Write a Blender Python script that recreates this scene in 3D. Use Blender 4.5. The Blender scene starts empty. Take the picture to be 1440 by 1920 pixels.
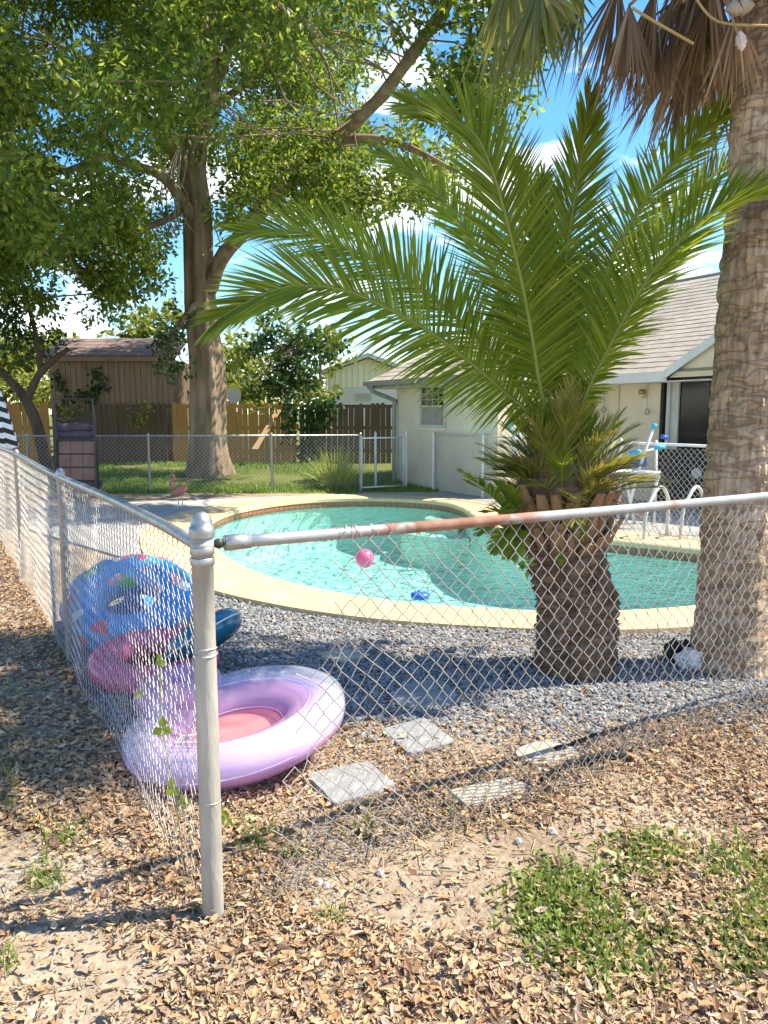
import bpy, math, random
import numpy as np
from mathutils import Vector, Matrix, noise as mnoise
from mathutils.geometry import delaunay_2d_cdt

random.seed(7)
rng = np.random.default_rng(11)
sc = bpy.context.scene
COL = sc.collection
R = math.radians

# ------------------------------------------------------------------ camera
HC, F = 1.71, 1450.0                       # eye height, focal length in photo pixels (1440 x 1920)
PITCH = math.atan(185 / F)
cs, sn = math.cos(PITCH), math.sin(PITCH)
cam = bpy.data.cameras.new('camera')
cam.sensor_fit = 'VERTICAL'; cam.sensor_height = 36.0; cam.sensor_width = 27.0
cam.lens = 36.0 * F / 1920
cam.clip_start = 0.05; cam.clip_end = 3000
co = bpy.data.objects.new('camera', cam); COL.objects.link(co)
co.location = (0, 0, HC); co.rotation_euler = (math.pi / 2 - PITCH, 0, 0)
sc.camera = co

# ------------------------------------------------------------------ world, sun, exposure
SUN_EL, SUN_AZ = R(53), math.atan2(0.99, 0.11)     # sun stands to the right, slightly ahead
sun_dir = Vector((math.sin(SUN_AZ) * math.cos(SUN_EL), math.cos(SUN_AZ) * math.cos(SUN_EL), math.sin(SUN_EL)))
w = bpy.data.worlds.new('World'); sc.world = w; w.use_nodes = True
nt = w.node_tree; nt.nodes.clear()
def nd(t, typ, **kw):
    n = t.nodes.new(typ)
    for k, v in kw.items():
        if k.startswith('i_'):
            n.inputs[k[2:].replace('_', ' ')].default_value = v
        else:
            setattr(n, k, v)
    return n
out = nd(nt, 'ShaderNodeOutputWorld'); bg = nd(nt, 'ShaderNodeBackground')
sky = nd(nt, 'ShaderNodeTexSky'); sky.sky_type = 'NISHITA'; sky.sun_disc = False
sky.sun_elevation = SUN_EL; sky.sun_rotation = SUN_AZ
sky.air_density = 1.0; sky.dust_density = 0.3; sky.ozone_density = 4.5
tc = nd(nt, 'ShaderNodeTexCoord')
mp = nd(nt, 'ShaderNodeMapping'); mp.inputs['Scale'].default_value = (2.2, 2.2, 6.5); mp.inputs['Location'].default_value = (0.35, 0.9, 0.25)
nz = nd(nt, 'ShaderNodeTexNoise'); nz.inputs['Scale'].default_value = 1.7; nz.inputs['Detail'].default_value = 9; nz.inputs['Roughness'].default_value = 0.58
rp = nd(nt, 'ShaderNodeValToRGB'); rp.color_ramp.elements[0].position = 0.53; rp.color_ramp.elements[1].position = 0.68
rp.color_ramp.elements[0].color = (0, 0, 0, 1); rp.color_ramp.elements[1].color = (1, 1, 1, 1)
mx = nd(nt, 'ShaderNodeMixRGB'); mx.inputs['Color2'].default_value = (7.6, 7.7, 7.9, 1)
hs = nd(nt, 'ShaderNodeHueSaturation'); hs.inputs['Saturation'].default_value = 1.28; hs.inputs['Value'].default_value = 1.0
nt.links.new(tc.outputs['Generated'], mp.inputs['Vector']); nt.links.new(mp.outputs['Vector'], nz.inputs['Vector'])
sxw = nd(nt, 'ShaderNodeSeparateXYZ'); nt.links.new(tc.outputs['Generated'], sxw.inputs[0])
cm = nd(nt, 'ShaderNodeMapRange'); cm.inputs['From Min'].default_value = 0.0; cm.inputs['From Max'].default_value = .7; cm.inputs['To Min'].default_value = .07; cm.inputs['To Max'].default_value = -.05
ca = nd(nt, 'ShaderNodeMath', operation='ADD'); nt.links.new(sxw.outputs[2], cm.inputs[0]); nt.links.new(cm.outputs[0], ca.inputs[0]); nt.links.new(nz.outputs['Fac'], ca.inputs[1])
nt.links.new(ca.outputs[0], rp.inputs['Fac']); nt.links.new(rp.outputs['Color'], mx.inputs['Fac'])
nt.links.new(sky.outputs['Color'], hs.inputs['Color']); nt.links.new(hs.outputs['Color'], mx.inputs['Color1'])
nt.links.new(mx.outputs['Color'], bg.inputs['Color'])
bg.inputs['Strength'].default_value = 0.14
nt.links.new(bg.outputs[0], out.inputs[0])
sl = bpy.data.lights.new('sun', 'SUN'); sl.energy = 4.6; sl.angle = R(0.5); sl.color = (1.0, 0.95, 0.86)
so = bpy.data.objects.new('sun', sl); COL.objects.link(so)
so.rotation_euler = (-sun_dir).to_track_quat('-Z', 'Y').to_euler()
vs = sc.view_settings
vs.view_transform = 'Standard'; vs.look = 'None'; vs.gamma = 1.0; vs.use_curve_mapping = False; vs.exposure = 1.25
try:
    vs.use_white_balance = True; vs.white_balance_temperature = 7300; vs.white_balance_tint = 10.0     # the camera's own white balance
except Exception:
    pass
#
sc.cycles.max_bounces = 8; sc.cycles.transparent_max_bounces = 16; sc.cycles.use_denoising = True

# ------------------------------------------------------------------ pixel -> place helpers
def ray(px, py):
    u, v = (px - 720) / F, (py - 960) / F
    return Vector((u, cs - v * sn, -(sn + v * cs)))
def at(px, py, z=0.0):
    d = ray(px, py); return Vector((0, 0, HC)) + d * ((z - HC) / d.z)
def atY(px, py, Y):
    d = ray(px, py); return Vector((0, 0, HC)) + d * (Y / d.y)
def proj(P):
    P = np.asarray(P, float); x, y, z = P[..., 0], P[..., 1], P[..., 2] - HC
    dep = y * cs - z * sn; v = -(z * cs + y * sn)
    return 720 + F * x / dep, 960 + F * v / dep

# ------------------------------------------------------------------ object helpers
ORG = {}
def link(o, parent=None):
    COL.objects.link(o)
    if parent is not None: o.parent = parent
    return o
def tag(o, label, cat, group=None, kind=None):
    if label: o['label'] = label
    if cat: o['category'] = cat
    if group: o['group'] = group
    if kind: o['kind'] = kind
    return o
def thing(name, label, cat, loc, group=None):
    o = bpy.data.objects.new(name, None); o.empty_display_size = 0.1; link(o)
    o.location = loc; ORG[o.name] = Vector(loc)
    return tag(o, label, cat, group)
def setmat(me, mat):
    me.materials.clear(); me.materials.append(mat)
def np_mesh(name, V, Fc, mat, smooth=False):
    V = np.ascontiguousarray(V, dtype=np.float32); Fc = np.ascontiguousarray(Fc, dtype=np.int32)
    me = bpy.data.meshes.new(name); k = Fc.shape[1]; m = len(Fc)
    me.vertices.add(len(V)); me.vertices.foreach_set('co', V.ravel())
    me.loops.add(m * k); me.loops.foreach_set('vertex_index', Fc.ravel())
    me.polygons.add(m); me.polygons.foreach_set('loop_start', np.arange(0, m * k, k, dtype=np.int32))
    me.polygons.foreach_set('loop_total', np.full(m, k, dtype=np.int32))
    me.polygons.foreach_set('use_smooth', np.full(m, smooth, dtype=bool))
    me.update(calc_edges=True); setmat(me, mat)
    return me
def put(name, me, parent=None, base=None):
    """link mesh (world coords) as an object whose origin is base (or the parent's base)"""
    if parent is not None: b = ORG[parent.name]
    else: b = Vector(base) if base is not None else Vector((0, 0, 0))
    if b.length > 0: me.transform(Matrix.Translation(-b))
    o = bpy.data.objects.new(name, me); link(o, parent)
    if parent is None: o.location = b
    ORG[o.name] = b
    return o
class MB:
    def __init__(s): s.v = []; s.f = []
    def add(s, vs, fs):
        n = len(s.v); s.v += [tuple(a) for a in vs]; s.f += [tuple(i + n for i in f) for f in fs]; return s
    def box(s, c, size, M=None):
        c = Vector(c); x, y, z = [a / 2 for a in size]
        vs = [Vector((i * x, j * y, k * z)) for k in (-1, 1) for j in (-1, 1) for i in (-1, 1)]
        if M is not None: vs = [M @ a for a in vs]
        return s.add([c + a for a in vs], [(0, 2, 3, 1), (4, 5, 7, 6), (0, 1, 5, 4), (2, 6, 7, 3), (0, 4, 6, 2), (1, 3, 7, 5)])
    def frame(s, o, ax, ay, az):        # parallelepiped from corner o and three edge vectors
        o, ax, ay, az = map(Vector, (o, ax, ay, az))
        vs = [o + ax * i + ay * j + az * k for k in (0, 1) for j in (0, 1) for i in (0, 1)]
        return s.add(vs, [(0, 2, 3, 1), (4, 5, 7, 6), (0, 1, 5, 4), (2, 6, 7, 3), (0, 4, 6, 2), (1, 3, 7, 5)])
    def tube(s, pts, rad, n=8, caps=True, closed=False):
        pts = [Vector(p) for p in pts]; m = len(pts)
        if not hasattr(rad, '__len__'): rad = [rad] * m
        prev = None; rings = []
        for i, p in enumerate(pts):
            if closed: d = (pts[(i + 1) % m] - pts[i - 1])
            else: d = pts[min(i + 1, m - 1)] - pts[max(i - 1, 0)]
            d.normalize()
            if prev is None:
                a = d.cross(Vector((0, 0, 1)));
                if a.length < .05: a = d.cross(Vector((1, 0, 0)))
            else: a = prev - d * prev.dot(d)
            a.normalize(); b = d.cross(a); prev = a
            rings.append([p + (a * math.cos(t) + b * math.sin(t)) * rad[i] for t in [2 * math.pi * k / n for k in range(n)]])
        vs = [q for r in rings for q in r]; fs = []
        for i in range(m if closed else m - 1):
            j = (i + 1) % m
            for k in range(n):
                fs.append((i * n + k, i * n + (k + 1) % n, j * n + (k + 1) % n, j * n + k))
        if caps and not closed:
            fs.append(tuple(range(n))[::-1]); fs.append(tuple((m - 1) * n + k for k in range(n)))
        return s.add(vs, fs)
    def lathe(s, prof, c, n=16, axis=None):   # prof: list of (r, z)
        c = Vector(c); M = axis if axis is not None else Matrix.Identity(3)
        vs = []; fs = []
        for r, z in prof:
            for k in range(n):
                t = 2 * math.pi * k / n; vs.append(c + M @ Vector((r * math.cos(t), r * math.sin(t), z)))
        for i in range(len(prof) - 1):
            for k in range(n): fs.append((i * n + k, i * n + (k + 1) % n, (i + 1) * n + (k + 1) % n, (i + 1) * n + k))
        return s.add(vs, fs)
    def mesh(s, name, mat, smooth=False):
        me = bpy.data.meshes.new(name); me.from_pydata(s.v, [], s.f); me.update()
        if smooth: me.polygons.foreach_set('use_smooth', [True] * len(me.polygons))
        setmat(me, mat); return me
    def build(s, name, mat, parent=None, base=None, smooth=False):
        return put(name, s.mesh(name, mat, smooth), parent, base)
def spline(pts, per=6, closed=False):
    P = [np.array(p, float) for p in pts]; n = len(P); o = []
    rngi = range(n) if closed else range(n - 1)
    for i in rngi:
        p0 = P[(i - 1) % n] if closed else P[max(i - 1, 0)]; p1 = P[i]
        p2 = P[(i + 1) % n]; p3 = P[(i + 2) % n] if closed else P[min(i + 2, n - 1)]
        for k in range(per):
            t = k / per
            o.append(.5 * ((2 * p1) + (-p0 + p2) * t + (2 * p0 - 5 * p1 + 4 * p2 - p3) * t * t + (-p0 + 3 * p1 - 3 * p2 + p3) * t ** 3))
    if not closed: o.append(P[-1])
    return o
def segs_mesh(name, A, B, r, mat, n=3):
    """many thin prisms, one per segment"""
    A = np.asarray(A, float); B = np.asarray(B, float); D = B - A; L = np.linalg.norm(D, axis=1, keepdims=True); D = D / np.maximum(L, 1e-9)
    ref = np.where(np.abs(D[:, 2:3]) > .9, np.array([[1., 0, 0]]), np.array([[0, 0, 1.]]))
    a = np.cross(D, ref); a /= np.maximum(np.linalg.norm(a, axis=1, keepdims=True), 1e-9); b = np.cross(D, a)
    V = np.zeros((len(A), 2 * n, 3))
    for k in range(n):
        t = 2 * math.pi * k / n; o = (a * math.cos(t) + b * math.sin(t)) * r
        V[:, k] = A + o; V[:, n + k] = B + o
    Fc = np.array([[k, (k + 1) % n, n + (k + 1) % n, n + k] for k in range(n)])
    Fc = (Fc[None] + (np.arange(len(A)) * 2 * n)[:, None, None]).reshape(-1, 4)
    return np_mesh(name, V.reshape(-1, 3), Fc, mat, True)
_tab = np.random.default_rng(3).random((64, 256, 256)).astype(np.float32)[:4]
def vn(x, y, s=1.0, seed=0):
    x = np.asarray(x, float) * s + 97.3; y = np.asarray(y, float) * s + 41.7
    xi, yi = np.floor(x).astype(int), np.floor(y).astype(int); fx, fy = x - xi, y - yi
    fx = fx * fx * (3 - 2 * fx); fy = fy * fy * (3 - 2 * fy); T = _tab[seed % 4]
    g = lambda a, b: T[a % 256, b % 256]
    return (g(xi, yi) * (1 - fx) + g(xi + 1, yi) * fx) * (1 - fy) + (g(xi, yi + 1) * (1 - fx) + g(xi + 1, yi + 1) * fx) * fy
def sstep(a, b, x):
    t = np.clip((np.asarray(x, float) - a) / (b - a), 0, 1); return t * t * (3 - 2 * t)
def unit(a): return a / np.maximum(np.linalg.norm(a, axis=-1, keepdims=True), 1e-9)
def rdir(n): return unit(rng.normal(size=(n, 3)))

# ------------------------------------------------------------------ materials
def mk(name):
    m = bpy.data.materials.new(name); m.use_nodes = True; t = m.node_tree; t.nodes.clear()
    o = nd(t, 'ShaderNodeOutputMaterial'); return m, t, o
def ramp(t, cols):
    r = nd(t, 'ShaderNodeValToRGB'); e = r.color_ramp.elements
    while len(e) < len(cols): e.new(0.5)
    for i, (p, c) in enumerate(cols): e[i].position = p; e[i].color = (*c, 1)
    return r
def M(name, c1, c2=None, scale=4.0, rough=.7, bump=0.0, bscale=None, metal=0.0, stretch=(1, 1, 1), spec=.3, detail=7,
      trans=0.0, island=0.0, stops=None, alpha=1.0, coat=0.0, c3=None):
    m, t, o = mk(name)
    tc = nd(t, 'ShaderNodeTexCoord'); mp = nd(t, 'ShaderNodeMapping'); mp.inputs['Scale'].default_value = stretch
    t.links.new(tc.outputs['Object'], mp.inputs['Vector'])
    n = nd(t, 'ShaderNodeTexNoise'); n.inputs['Scale'].default_value = scale; n.inputs['Detail'].default_value = detail
    n.inputs['Roughness'].default_value = .62
    t.links.new(mp.outputs[0], n.inputs['Vector'])
    c2 = c2 or tuple(a * .8 for a in c1)
    r = ramp(t, stops or ([(.34, c1), (.66, c2)] if c3 is None else [(.3, c1), (.52, c2), (.72, c3)]))
    t.links.new(n.outputs['Fac'], r.inputs['Fac']); col = r.outputs[0]
    if island:
        g = nd(t, 'ShaderNodeNewGeometry'); h = nd(t, 'ShaderNodeHueSaturation')
        ma = nd(t, 'ShaderNodeMapRange'); ma.inputs['To Min'].default_value = 1 - island; ma.inputs['To Max'].default_value = 1 + island
        t.links.new(g.outputs['Random Per Island'], ma.inputs['Value']); t.links.new(ma.outputs[0], h.inputs['Value'])
        t.links.new(col, h.inputs['Color']); col = h.outputs[0]
    p = nd(t, 'ShaderNodeBsdfPrincipled'); t.links.new(col, p.inputs['Base Color'])
    p.inputs['Roughness'].default_value = rough; p.inputs['Metallic'].default_value = metal
    p.inputs['Specular IOR Level'].default_value = spec; p.inputs['Coat Weight'].default_value = coat
    if bump:
        n2 = nd(t, 'ShaderNodeTexNoise'); n2.inputs['Scale'].default_value = bscale or scale * 4; n2.inputs['Detail'].default_value = 6
        t.links.new(mp.outputs[0], n2.inputs['Vector'])
        b = nd(t, 'ShaderNodeBump'); b.inputs['Strength'].default_value = bump; b.inputs['Distance'].default_value = .02
        t.links.new(n2.outputs['Fac'], b.inputs['Height']); t.links.new(b.outputs[0], p.inputs['Normal'])
    sh = p.outputs[0]
    if trans:
        tr = nd(t, 'ShaderNodeBsdfTranslucent'); hs = nd(t, 'ShaderNodeHueSaturation'); hs.inputs['Value'].default_value = 1.5
        hs.inputs['Saturation'].default_value = 1.1
        t.links.new(col, hs.inputs['Color']); t.links.new(hs.outputs[0], tr.inputs['Color'])
        ms = nd(t, 'ShaderNodeMixShader'); ms.inputs[0].default_value = trans
        t.links.new(sh, ms.inputs[1]); t.links.new(tr.outputs[0], ms.inputs[2]); sh = ms.outputs[0]
    if alpha < 1:
        tp = nd(t, 'ShaderNodeBsdfTransparent'); t.links.new(col, tp.inputs['Color'])
        tp2 = nd(t, 'ShaderNodeHueSaturation'); tp2.inputs['Value'].default_value = 1.35; tp2.inputs['Saturation'].default_value = .8
        t.links.new(col, tp2.inputs['Color']); t.links.new(tp2.outputs[0], tp.inputs['Color'])
        ms = nd(t, 'ShaderNodeMixShader'); ms.inputs[0].default_value = alpha
        t.links.new(tp.outputs[0], ms.inputs[1]); t.links.new(sh, ms.inputs[2]); sh = ms.outputs[0]
    t.links.new(sh, o.inputs[0]); return m
def leafmat(name, cols, trans=.35, rough=.45, spec=.4):
    """leaf colours spread over the single leaves"""
    m, t, o = mk(name)
    g = nd(t, 'ShaderNodeNewGeometry'); r = ramp(t, [(i / max(1, len(cols) - 1), c) for i, c in enumerate(cols)])
    t.links.new(g.outputs['Random Per Island'], r.inputs['Fac'])
    p = nd(t, 'ShaderNodeBsdfPrincipled'); t.links.new(r.outputs[0], p.inputs['Base Color'])
    p.inputs['Roughness'].default_value = rough; p.inputs['Specular IOR Level'].default_value = spec
    sh = p.outputs[0]
    if trans:
        tr = nd(t, 'ShaderNodeBsdfTranslucent'); hs = nd(t, 'ShaderNodeHueSaturation'); hs.inputs['Value'].default_value = 1.6; hs.inputs['Hue'].default_value = .485
        t.links.new(r.outputs[0], hs.inputs['Color']); t.links.new(hs.outputs[0], tr.inputs['Color'])
        ms = nd(t, 'ShaderNodeMixShader'); ms.inputs[0].default_value = trans
        t.links.new(sh, ms.inputs[1]); t.links.new(tr.outputs[0], ms.inputs[2]); sh = ms.outputs[0]
    t.links.new(sh, o.inputs[0]); return m

m_oak = leafmat('oak leaf', [(.05, .1, .014), (.08, .15, .02), (.14, .21, .026), (.26, .31, .05), (.1, .17, .022), (.07, .13, .02), (.17, .24, .03)], .55)
m_lime = leafmat('sunlit lime leaf', [(.12, .17, .025), (.19, .23, .04), (.26, .28, .05), (.15, .2, .03)], .4)
m_dark = leafmat('dark leaf', [(.02, .05, .014), (.035, .085, .02), (.05, .12, .026)], .3)
m_frond = leafmat('palm leaflet', [(.11, .165, .014), (.15, .215, .018), (.2, .265, .024), (.27, .31, .045)], .44, .5, .22)
m_frond_y = leafmat('old palm leaflet', [(.3, .28, .045), (.22, .24, .035), (.4, .3, .09), (.17, .2, .03), (.36, .33, .07)], .3)
m_rachis = M('palm rachis', (.2, .24, .045), (.26, .27, .07), 8, .45)
m_dead = leafmat('dead palm leaf', [(.27, .18, .1), (.18, .11, .065), (.37, .26, .16), (.13, .08, .05), (.43, .32, .21), (.3, .22, .09)], .3, .8, .1)
m_fan = leafmat('fan palm leaf', [(.11, .14, .025), (.16, .18, .03), (.2, .2, .04), (.22, .17, .05)], .4)
m_litter = leafmat('dry fallen leaf', [(.36, .24, .14), (.47, .32, .17), (.55, .4, .24), (.24, .155, .1), (.5, .35, .19), (.13, .085, .06), (.6, .49, .36), (.44, .24, .11), (.36, .3, .24), (.2, .13, .09), (.53, .4, .26)], .12, .7, .2)
m_weed = leafmat('weed leaf', [(.11, .17, .025), (.17, .25, .04), (.26, .32, .08), (.08, .13, .025), (.34, .34, .13)], .35)
m_lawn = leafmat('lawn blade', [(.1, .19, .025), (.15, .26, .035), (.22, .31, .05)], .4)
m_ograss = leafmat('ornamental grass blade', [(.22, .29, .035), (.32, .38, .05), (.4, .42, .1)], .45)
m_fern = leafmat('fern leaf', [(.17, .27, .03), (.24, .33, .04), (.13, .22, .03)], .4)
m_pebble = leafmat('crushed stone', [(.15, .162, .175), (.23, .24, .25), (.3, .31, .315), (.2, .207, .215), (.37, .37, .365), (.12, .128, .138), (.28, .25, .215)], 0, .85, .2)
m_galv = M('galvanised steel', (.42, .43, .43), (.3, .31, .31), 9, .42, .15, 40, .75, spec=.5)
m_wire = M('galvanised wire', (.55, .53, .5), (.36, .34, .32), 14, .45, metal=.6, spec=.5)
m_wire_far = M('far galvanised wire', (.55, .56, .56), (.45, .46, .46), 6, .5, metal=.4, spec=.5)
m_whitepipe = M('white painted pipe', (.72, .73, .73), (.6, .61, .62), 6, .4, metal=.1)
m_post = M('weathered grey corner post', (.5, .48, .42), (.37, .355, .31), 8, .6, .4, 30, .2, (1, 1, .25), c3=(.24, .23, .2))
m_oakbark = M('oak bark', (.12, .085, .055), (.25, .185, .125), 5, .95, 1.0, 10, 0, (1, 1, .16), .1, c3=(.34, .27, .19))
m_sabal = M('cabbage palm bark', (.2, .125, .07), (.4, .27, .16), 7, .95, 1.0, 26, 0, (1, 1, 2.4), .1, c3=(.5, .36, .23))
def sabal_bark():
    m, t, o = mk('cabbage palm bark'); tc = nd(t, 'ShaderNodeTexCoord')
    def nz_(scale, st, d=6, dist=0.0):
        mp = nd(t, 'ShaderNodeMapping'); mp.inputs['Scale'].default_value = st; t.links.new(tc.outputs['Object'], mp.inputs[0])
        n = nd(t, 'ShaderNodeTexNoise'); n.inputs['Scale'].default_value = scale; n.inputs['Detail'].default_value = d; n.inputs['Distortion'].default_value = dist
        t.links.new(mp.outputs[0], n.inputs['Vector']); return n.outputs['Fac']
    tone = nz_(3, (1, 1, 1.5)); crack = nz_(4.2, (1, 1, 3.0), 8, .5); fib = nz_(5, (9, 9, 1.1), 4); fine = nz_(60, (1, 1, 1))
    base = ramp(t, [(.3, (.31, .225, .15)), (.5, (.46, .35, .245)), (.7, (.58, .47, .35))]); t.links.new(tone, base.inputs[0])
    ck = ramp(t, [(.44, (1, 1, 1)), (.49, (.3, .24, .2)), (.51, (.3, .24, .2)), (.56, (1, 1, 1))]); t.links.new(crack, ck.inputs[0])
    fb = ramp(t, [(.36, (.62, .56, .5)), (.5, (1, 1, 1)), (.66, (1.0, .97, .92))]); t.links.new(fib, fb.inputs[0])
    m1 = nd(t, 'ShaderNodeMixRGB', blend_type='MULTIPLY'); m1.inputs[0].default_value = .55; t.links.new(base.outputs[0], m1.inputs[1]); t.links.new(ck.outputs[0], m1.inputs[2])
    m2 = nd(t, 'ShaderNodeMixRGB', blend_type='MULTIPLY'); m2.inputs[0].default_value = .8; t.links.new(m1.outputs[0], m2.inputs[1]); t.links.new(fb.outputs[0], m2.inputs[2])
    p = nd(t, 'ShaderNodeBsdfPrincipled'); p.inputs['Roughness'].default_value = .95; p.inputs['Specular IOR Level'].default_value = .1; t.links.new(m2.outputs[0], p.inputs['Base Color'])
    b1 = nd(t, 'ShaderNodeBump'); b1.inputs['Strength'].default_value = .9; b1.inputs['Distance'].default_value = .025; t.links.new(m2.outputs[0], b1.inputs['Height'])
    b2 = nd(t, 'ShaderNodeBump'); b2.inputs['Strength'].default_value = .6; b2.inputs['Distance'].default_value = .008; t.links.new(fine, b2.inputs['Height']); t.links.new(b1.outputs[0], b2.inputs['Normal'])
    t.links.new(b2.outputs[0], p.inputs['Normal']); t.links.new(p.outputs[0], o.inputs[0]); return m
m_sabal = sabal_bark()
m_datebark = M('date palm bark', (.11, .066, .04), (.21, .135, .085), 7, .95, .9, 30, 0, (1, 1, 3.5), .1, c3=(.35, .245, .165))
m_boot = M('palm leaf base', (.22, .12, .06), (.32, .2, .11), 6, .85, .5, 20, 0, (1, 1, .4), .15)
m_darkbark = M('dark bark', (.07, .052, .04), (.13, .1, .075), 6, .95, .8, 14, 0, (1, 1, .3), .1)
m_twig = M('twig', (.2, .14, .09), (.3, .23, .16), 9, .9)
m_cream = M('cream stucco', (.74, .64, .46), (.66, .57, .41), 1.6, .9, .25, 60, spec=.1)
m_greywall = M('old white stucco', (.7, .64, .52), (.55, .5, .41), 1.1, .92, .25, 45, spec=.1)
m_fascia = M('white fascia paint', (.75, .75, .72), (.63, .63, .6), 2, .6)
m_gutter = M('grey gutter', (.3, .32, .31), (.22, .24, .23), 4, .5, .1, 20, .3)
m_shingle = M('grey asphalt shingle', (.46, .42, .36), (.35, .32, .275), 5, .95, .5, 80, spec=.1, island=.14)
m_glass = M('dark window glass', (.008, .009, .011), (.018, .02, .022), 1, .1, spec=.28)
m_black = M('black painted metal', (.012, .012, .013), (.02, .02, .02), 5, .45)
m_darkgrey = M('dark grey metal', (.05, .048, .05), (.085, .08, .085), 5, .5, metal=.3)
m_curtain = M('pale curtain', (.35, .34, .31), (.24, .235, .22), 3, .9, stretch=(9, 9, .3))
m_alum = M('off white aluminium', (.56, .55, .5), (.45, .44, .4), 4, .5)
m_woodlit = M('sunlit golden fence wood', (.48, .265, .09), (.36, .195, .065), 2.4, .85, .3, 14, 0, (4, 4, .35), .15)  # sunlight on the boards is put into this golden colour
m_wooddark = M('weathered and shaded brown fence wood', (.17, .115, .075), (.11, .075, .05), 2.4, .9, .3, 14, 0, (4, 4, .35), .1)  # weathered boards; also paints the shed's shadow on the fence below it
m_shedwood = M('grey brown shed wood', (.33, .24, .17), (.24, .175, .125), 2, .9, .3, 14, 0, (4, 4, .3), .1)
m_shedroof = M('brown felt roof', (.26, .19, .17), (.18, .13, .12), 3, .95, .3, 40)
m_coping = M('cream pool coping', (.62, .48, .28), (.52, .4, .24), 2.2, .85, .25, 50, spec=.15, c3=(.66, .54, .34))
m_deck = M('grey concrete deck', (.4, .39, .37), (.32, .315, .3), 1.2, .9, .2, 60, spec=.15, c3=(.46, .44, .41))
m_tile = M('terracotta waterline tile', (.33, .14, .08), (.24, .1, .06), 3, .35, island=.0, spec=.4)
m_plaster = M('pool plaster', (.6, .78, .74), (.5, .7, .67), 1.0, .8, .15, 5)
m_stone = M('grey stepping stone', (.33, .335, .33), (.23, .235, .235), 9, .9, .5, 40, spec=.15, c3=(.4, .4, .38))
m_stone2 = M('pale stepping stone', (.5, .45, .37), (.36, .32, .26), 9, .9, .4, 40, spec=.15, c3=(.52, .48, .4))
m_rubber = M('black plastic edging', (.025, .025, .027), (.06, .055, .05), 7, .7, .3, 20)
m_yellow = M('yellow siding', (.9, .87, .68), (.86, .82, .64), 2, .7, stretch=(6, 6, .2))
m_white = M('white paint', (.76, .76, .74), (.68, .68, .66), 2, .6)
m_red = M('red brown paint', (.4, .13, .075), (.33, .11, .06), 3, .6)
m_pad = M('turquoise foam', (.05, .42, .62), (.04, .34, .55), 5, .6)
m_blueplastic = M('blue plastic', (.02, .13, .55), (.015, .1, .45), 5, .35, spec=.5)
m_pinkball = M('pink vinyl', (.75, .16, .32), (.66, .12, .27), 3, .3, spec=.5, trans=.25)
m_skin = M('pink plastic', (.55, .2, .16), (.45, .15, .13), 6, .5)

# rail with a rusted stretch
def rail_material():
    m, t, o = mk('galvanised rail with rust')
    tc = nd(t, 'ShaderNodeTexCoord'); n = nd(t, 'ShaderNodeTexNoise'); n.inputs['Scale'].default_value = 9; n.inputs['Detail'].default_value = 8
    t.links.new(tc.outputs['Object'], n.inputs['Vector'])
    sx = nd(t, 'ShaderNodeSeparateXYZ'); t.links.new(tc.outputs['Object'], sx.inputs[0])
    def mm(op, a, b):
        q = nd(t, 'ShaderNodeMath', operation=op)
        for i, x in enumerate((a, b)):
            if isinstance(x, (int, float)): q.inputs[i].default_value = x
            else: t.links.new(x, q.inputs[i])
        return q.outputs[0]
    d = mm('ABSOLUTE', mm('SUBTRACT', sx.outputs[0], 0.87), 0)          # distance from the middle of the rusted stretch
    e = mm('ADD', mm('MULTIPLY', mm('SUBTRACT', 0.36, d), 7.0), mm('MULTIPLY', mm('SUBTRACT', n.outputs['Fac'], .5), 5.0))
    d2 = mm('ABSOLUTE', mm('SUBTRACT', sx.outputs[0], 1.93), 0)
    e2 = mm('ADD', mm('MULTIPLY', mm('SUBTRACT', 0.05, d2), 14.0), mm('MULTIPLY', mm('SUBTRACT', n.outputs['Fac'], .5), 2.0))
    fac = mm('MAXIMUM', e, e2)
    cl = nd(t, 'ShaderNodeClamp'); t.links.new(fac, cl.inputs[0])
    g = ramp(t, [(.3, (.46, .47, .48)), (.7, (.33, .34, .35))]); t.links.new(n.outputs['Fac'], g.inputs[0])
    ru = ramp(t, [(.3, (.13, .055, .035)), (.5, (.24, .11, .07)), (.7, (.33, .2, .15))]); t.links.new(n.outputs['Fac'], ru.inputs[0])
    mx = nd(t, 'ShaderNodeMixRGB'); t.links.new(cl.outputs[0], mx.inputs[0]); t.links.new(g.outputs[0], mx.inputs[1]); t.links.new(ru.outputs[0], mx.inputs[2])
    p = nd(t, 'ShaderNodeBsdfPrincipled'); t.links.new(mx.outputs[0], p.inputs['Base Color'])
    me = mm('MULTIPLY', mm('SUBTRACT', 1.0, cl.outputs[0]), .6); t.links.new(me, p.inputs['Metallic'])
    ro = mm('ADD', mm('MULTIPLY', cl.outputs[0], .4), .42); t.links.new(ro, p.inputs['Roughness'])
    t.links.new(p.outputs[0], o.inputs[0]); return m
m_rail = rail_material()

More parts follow.
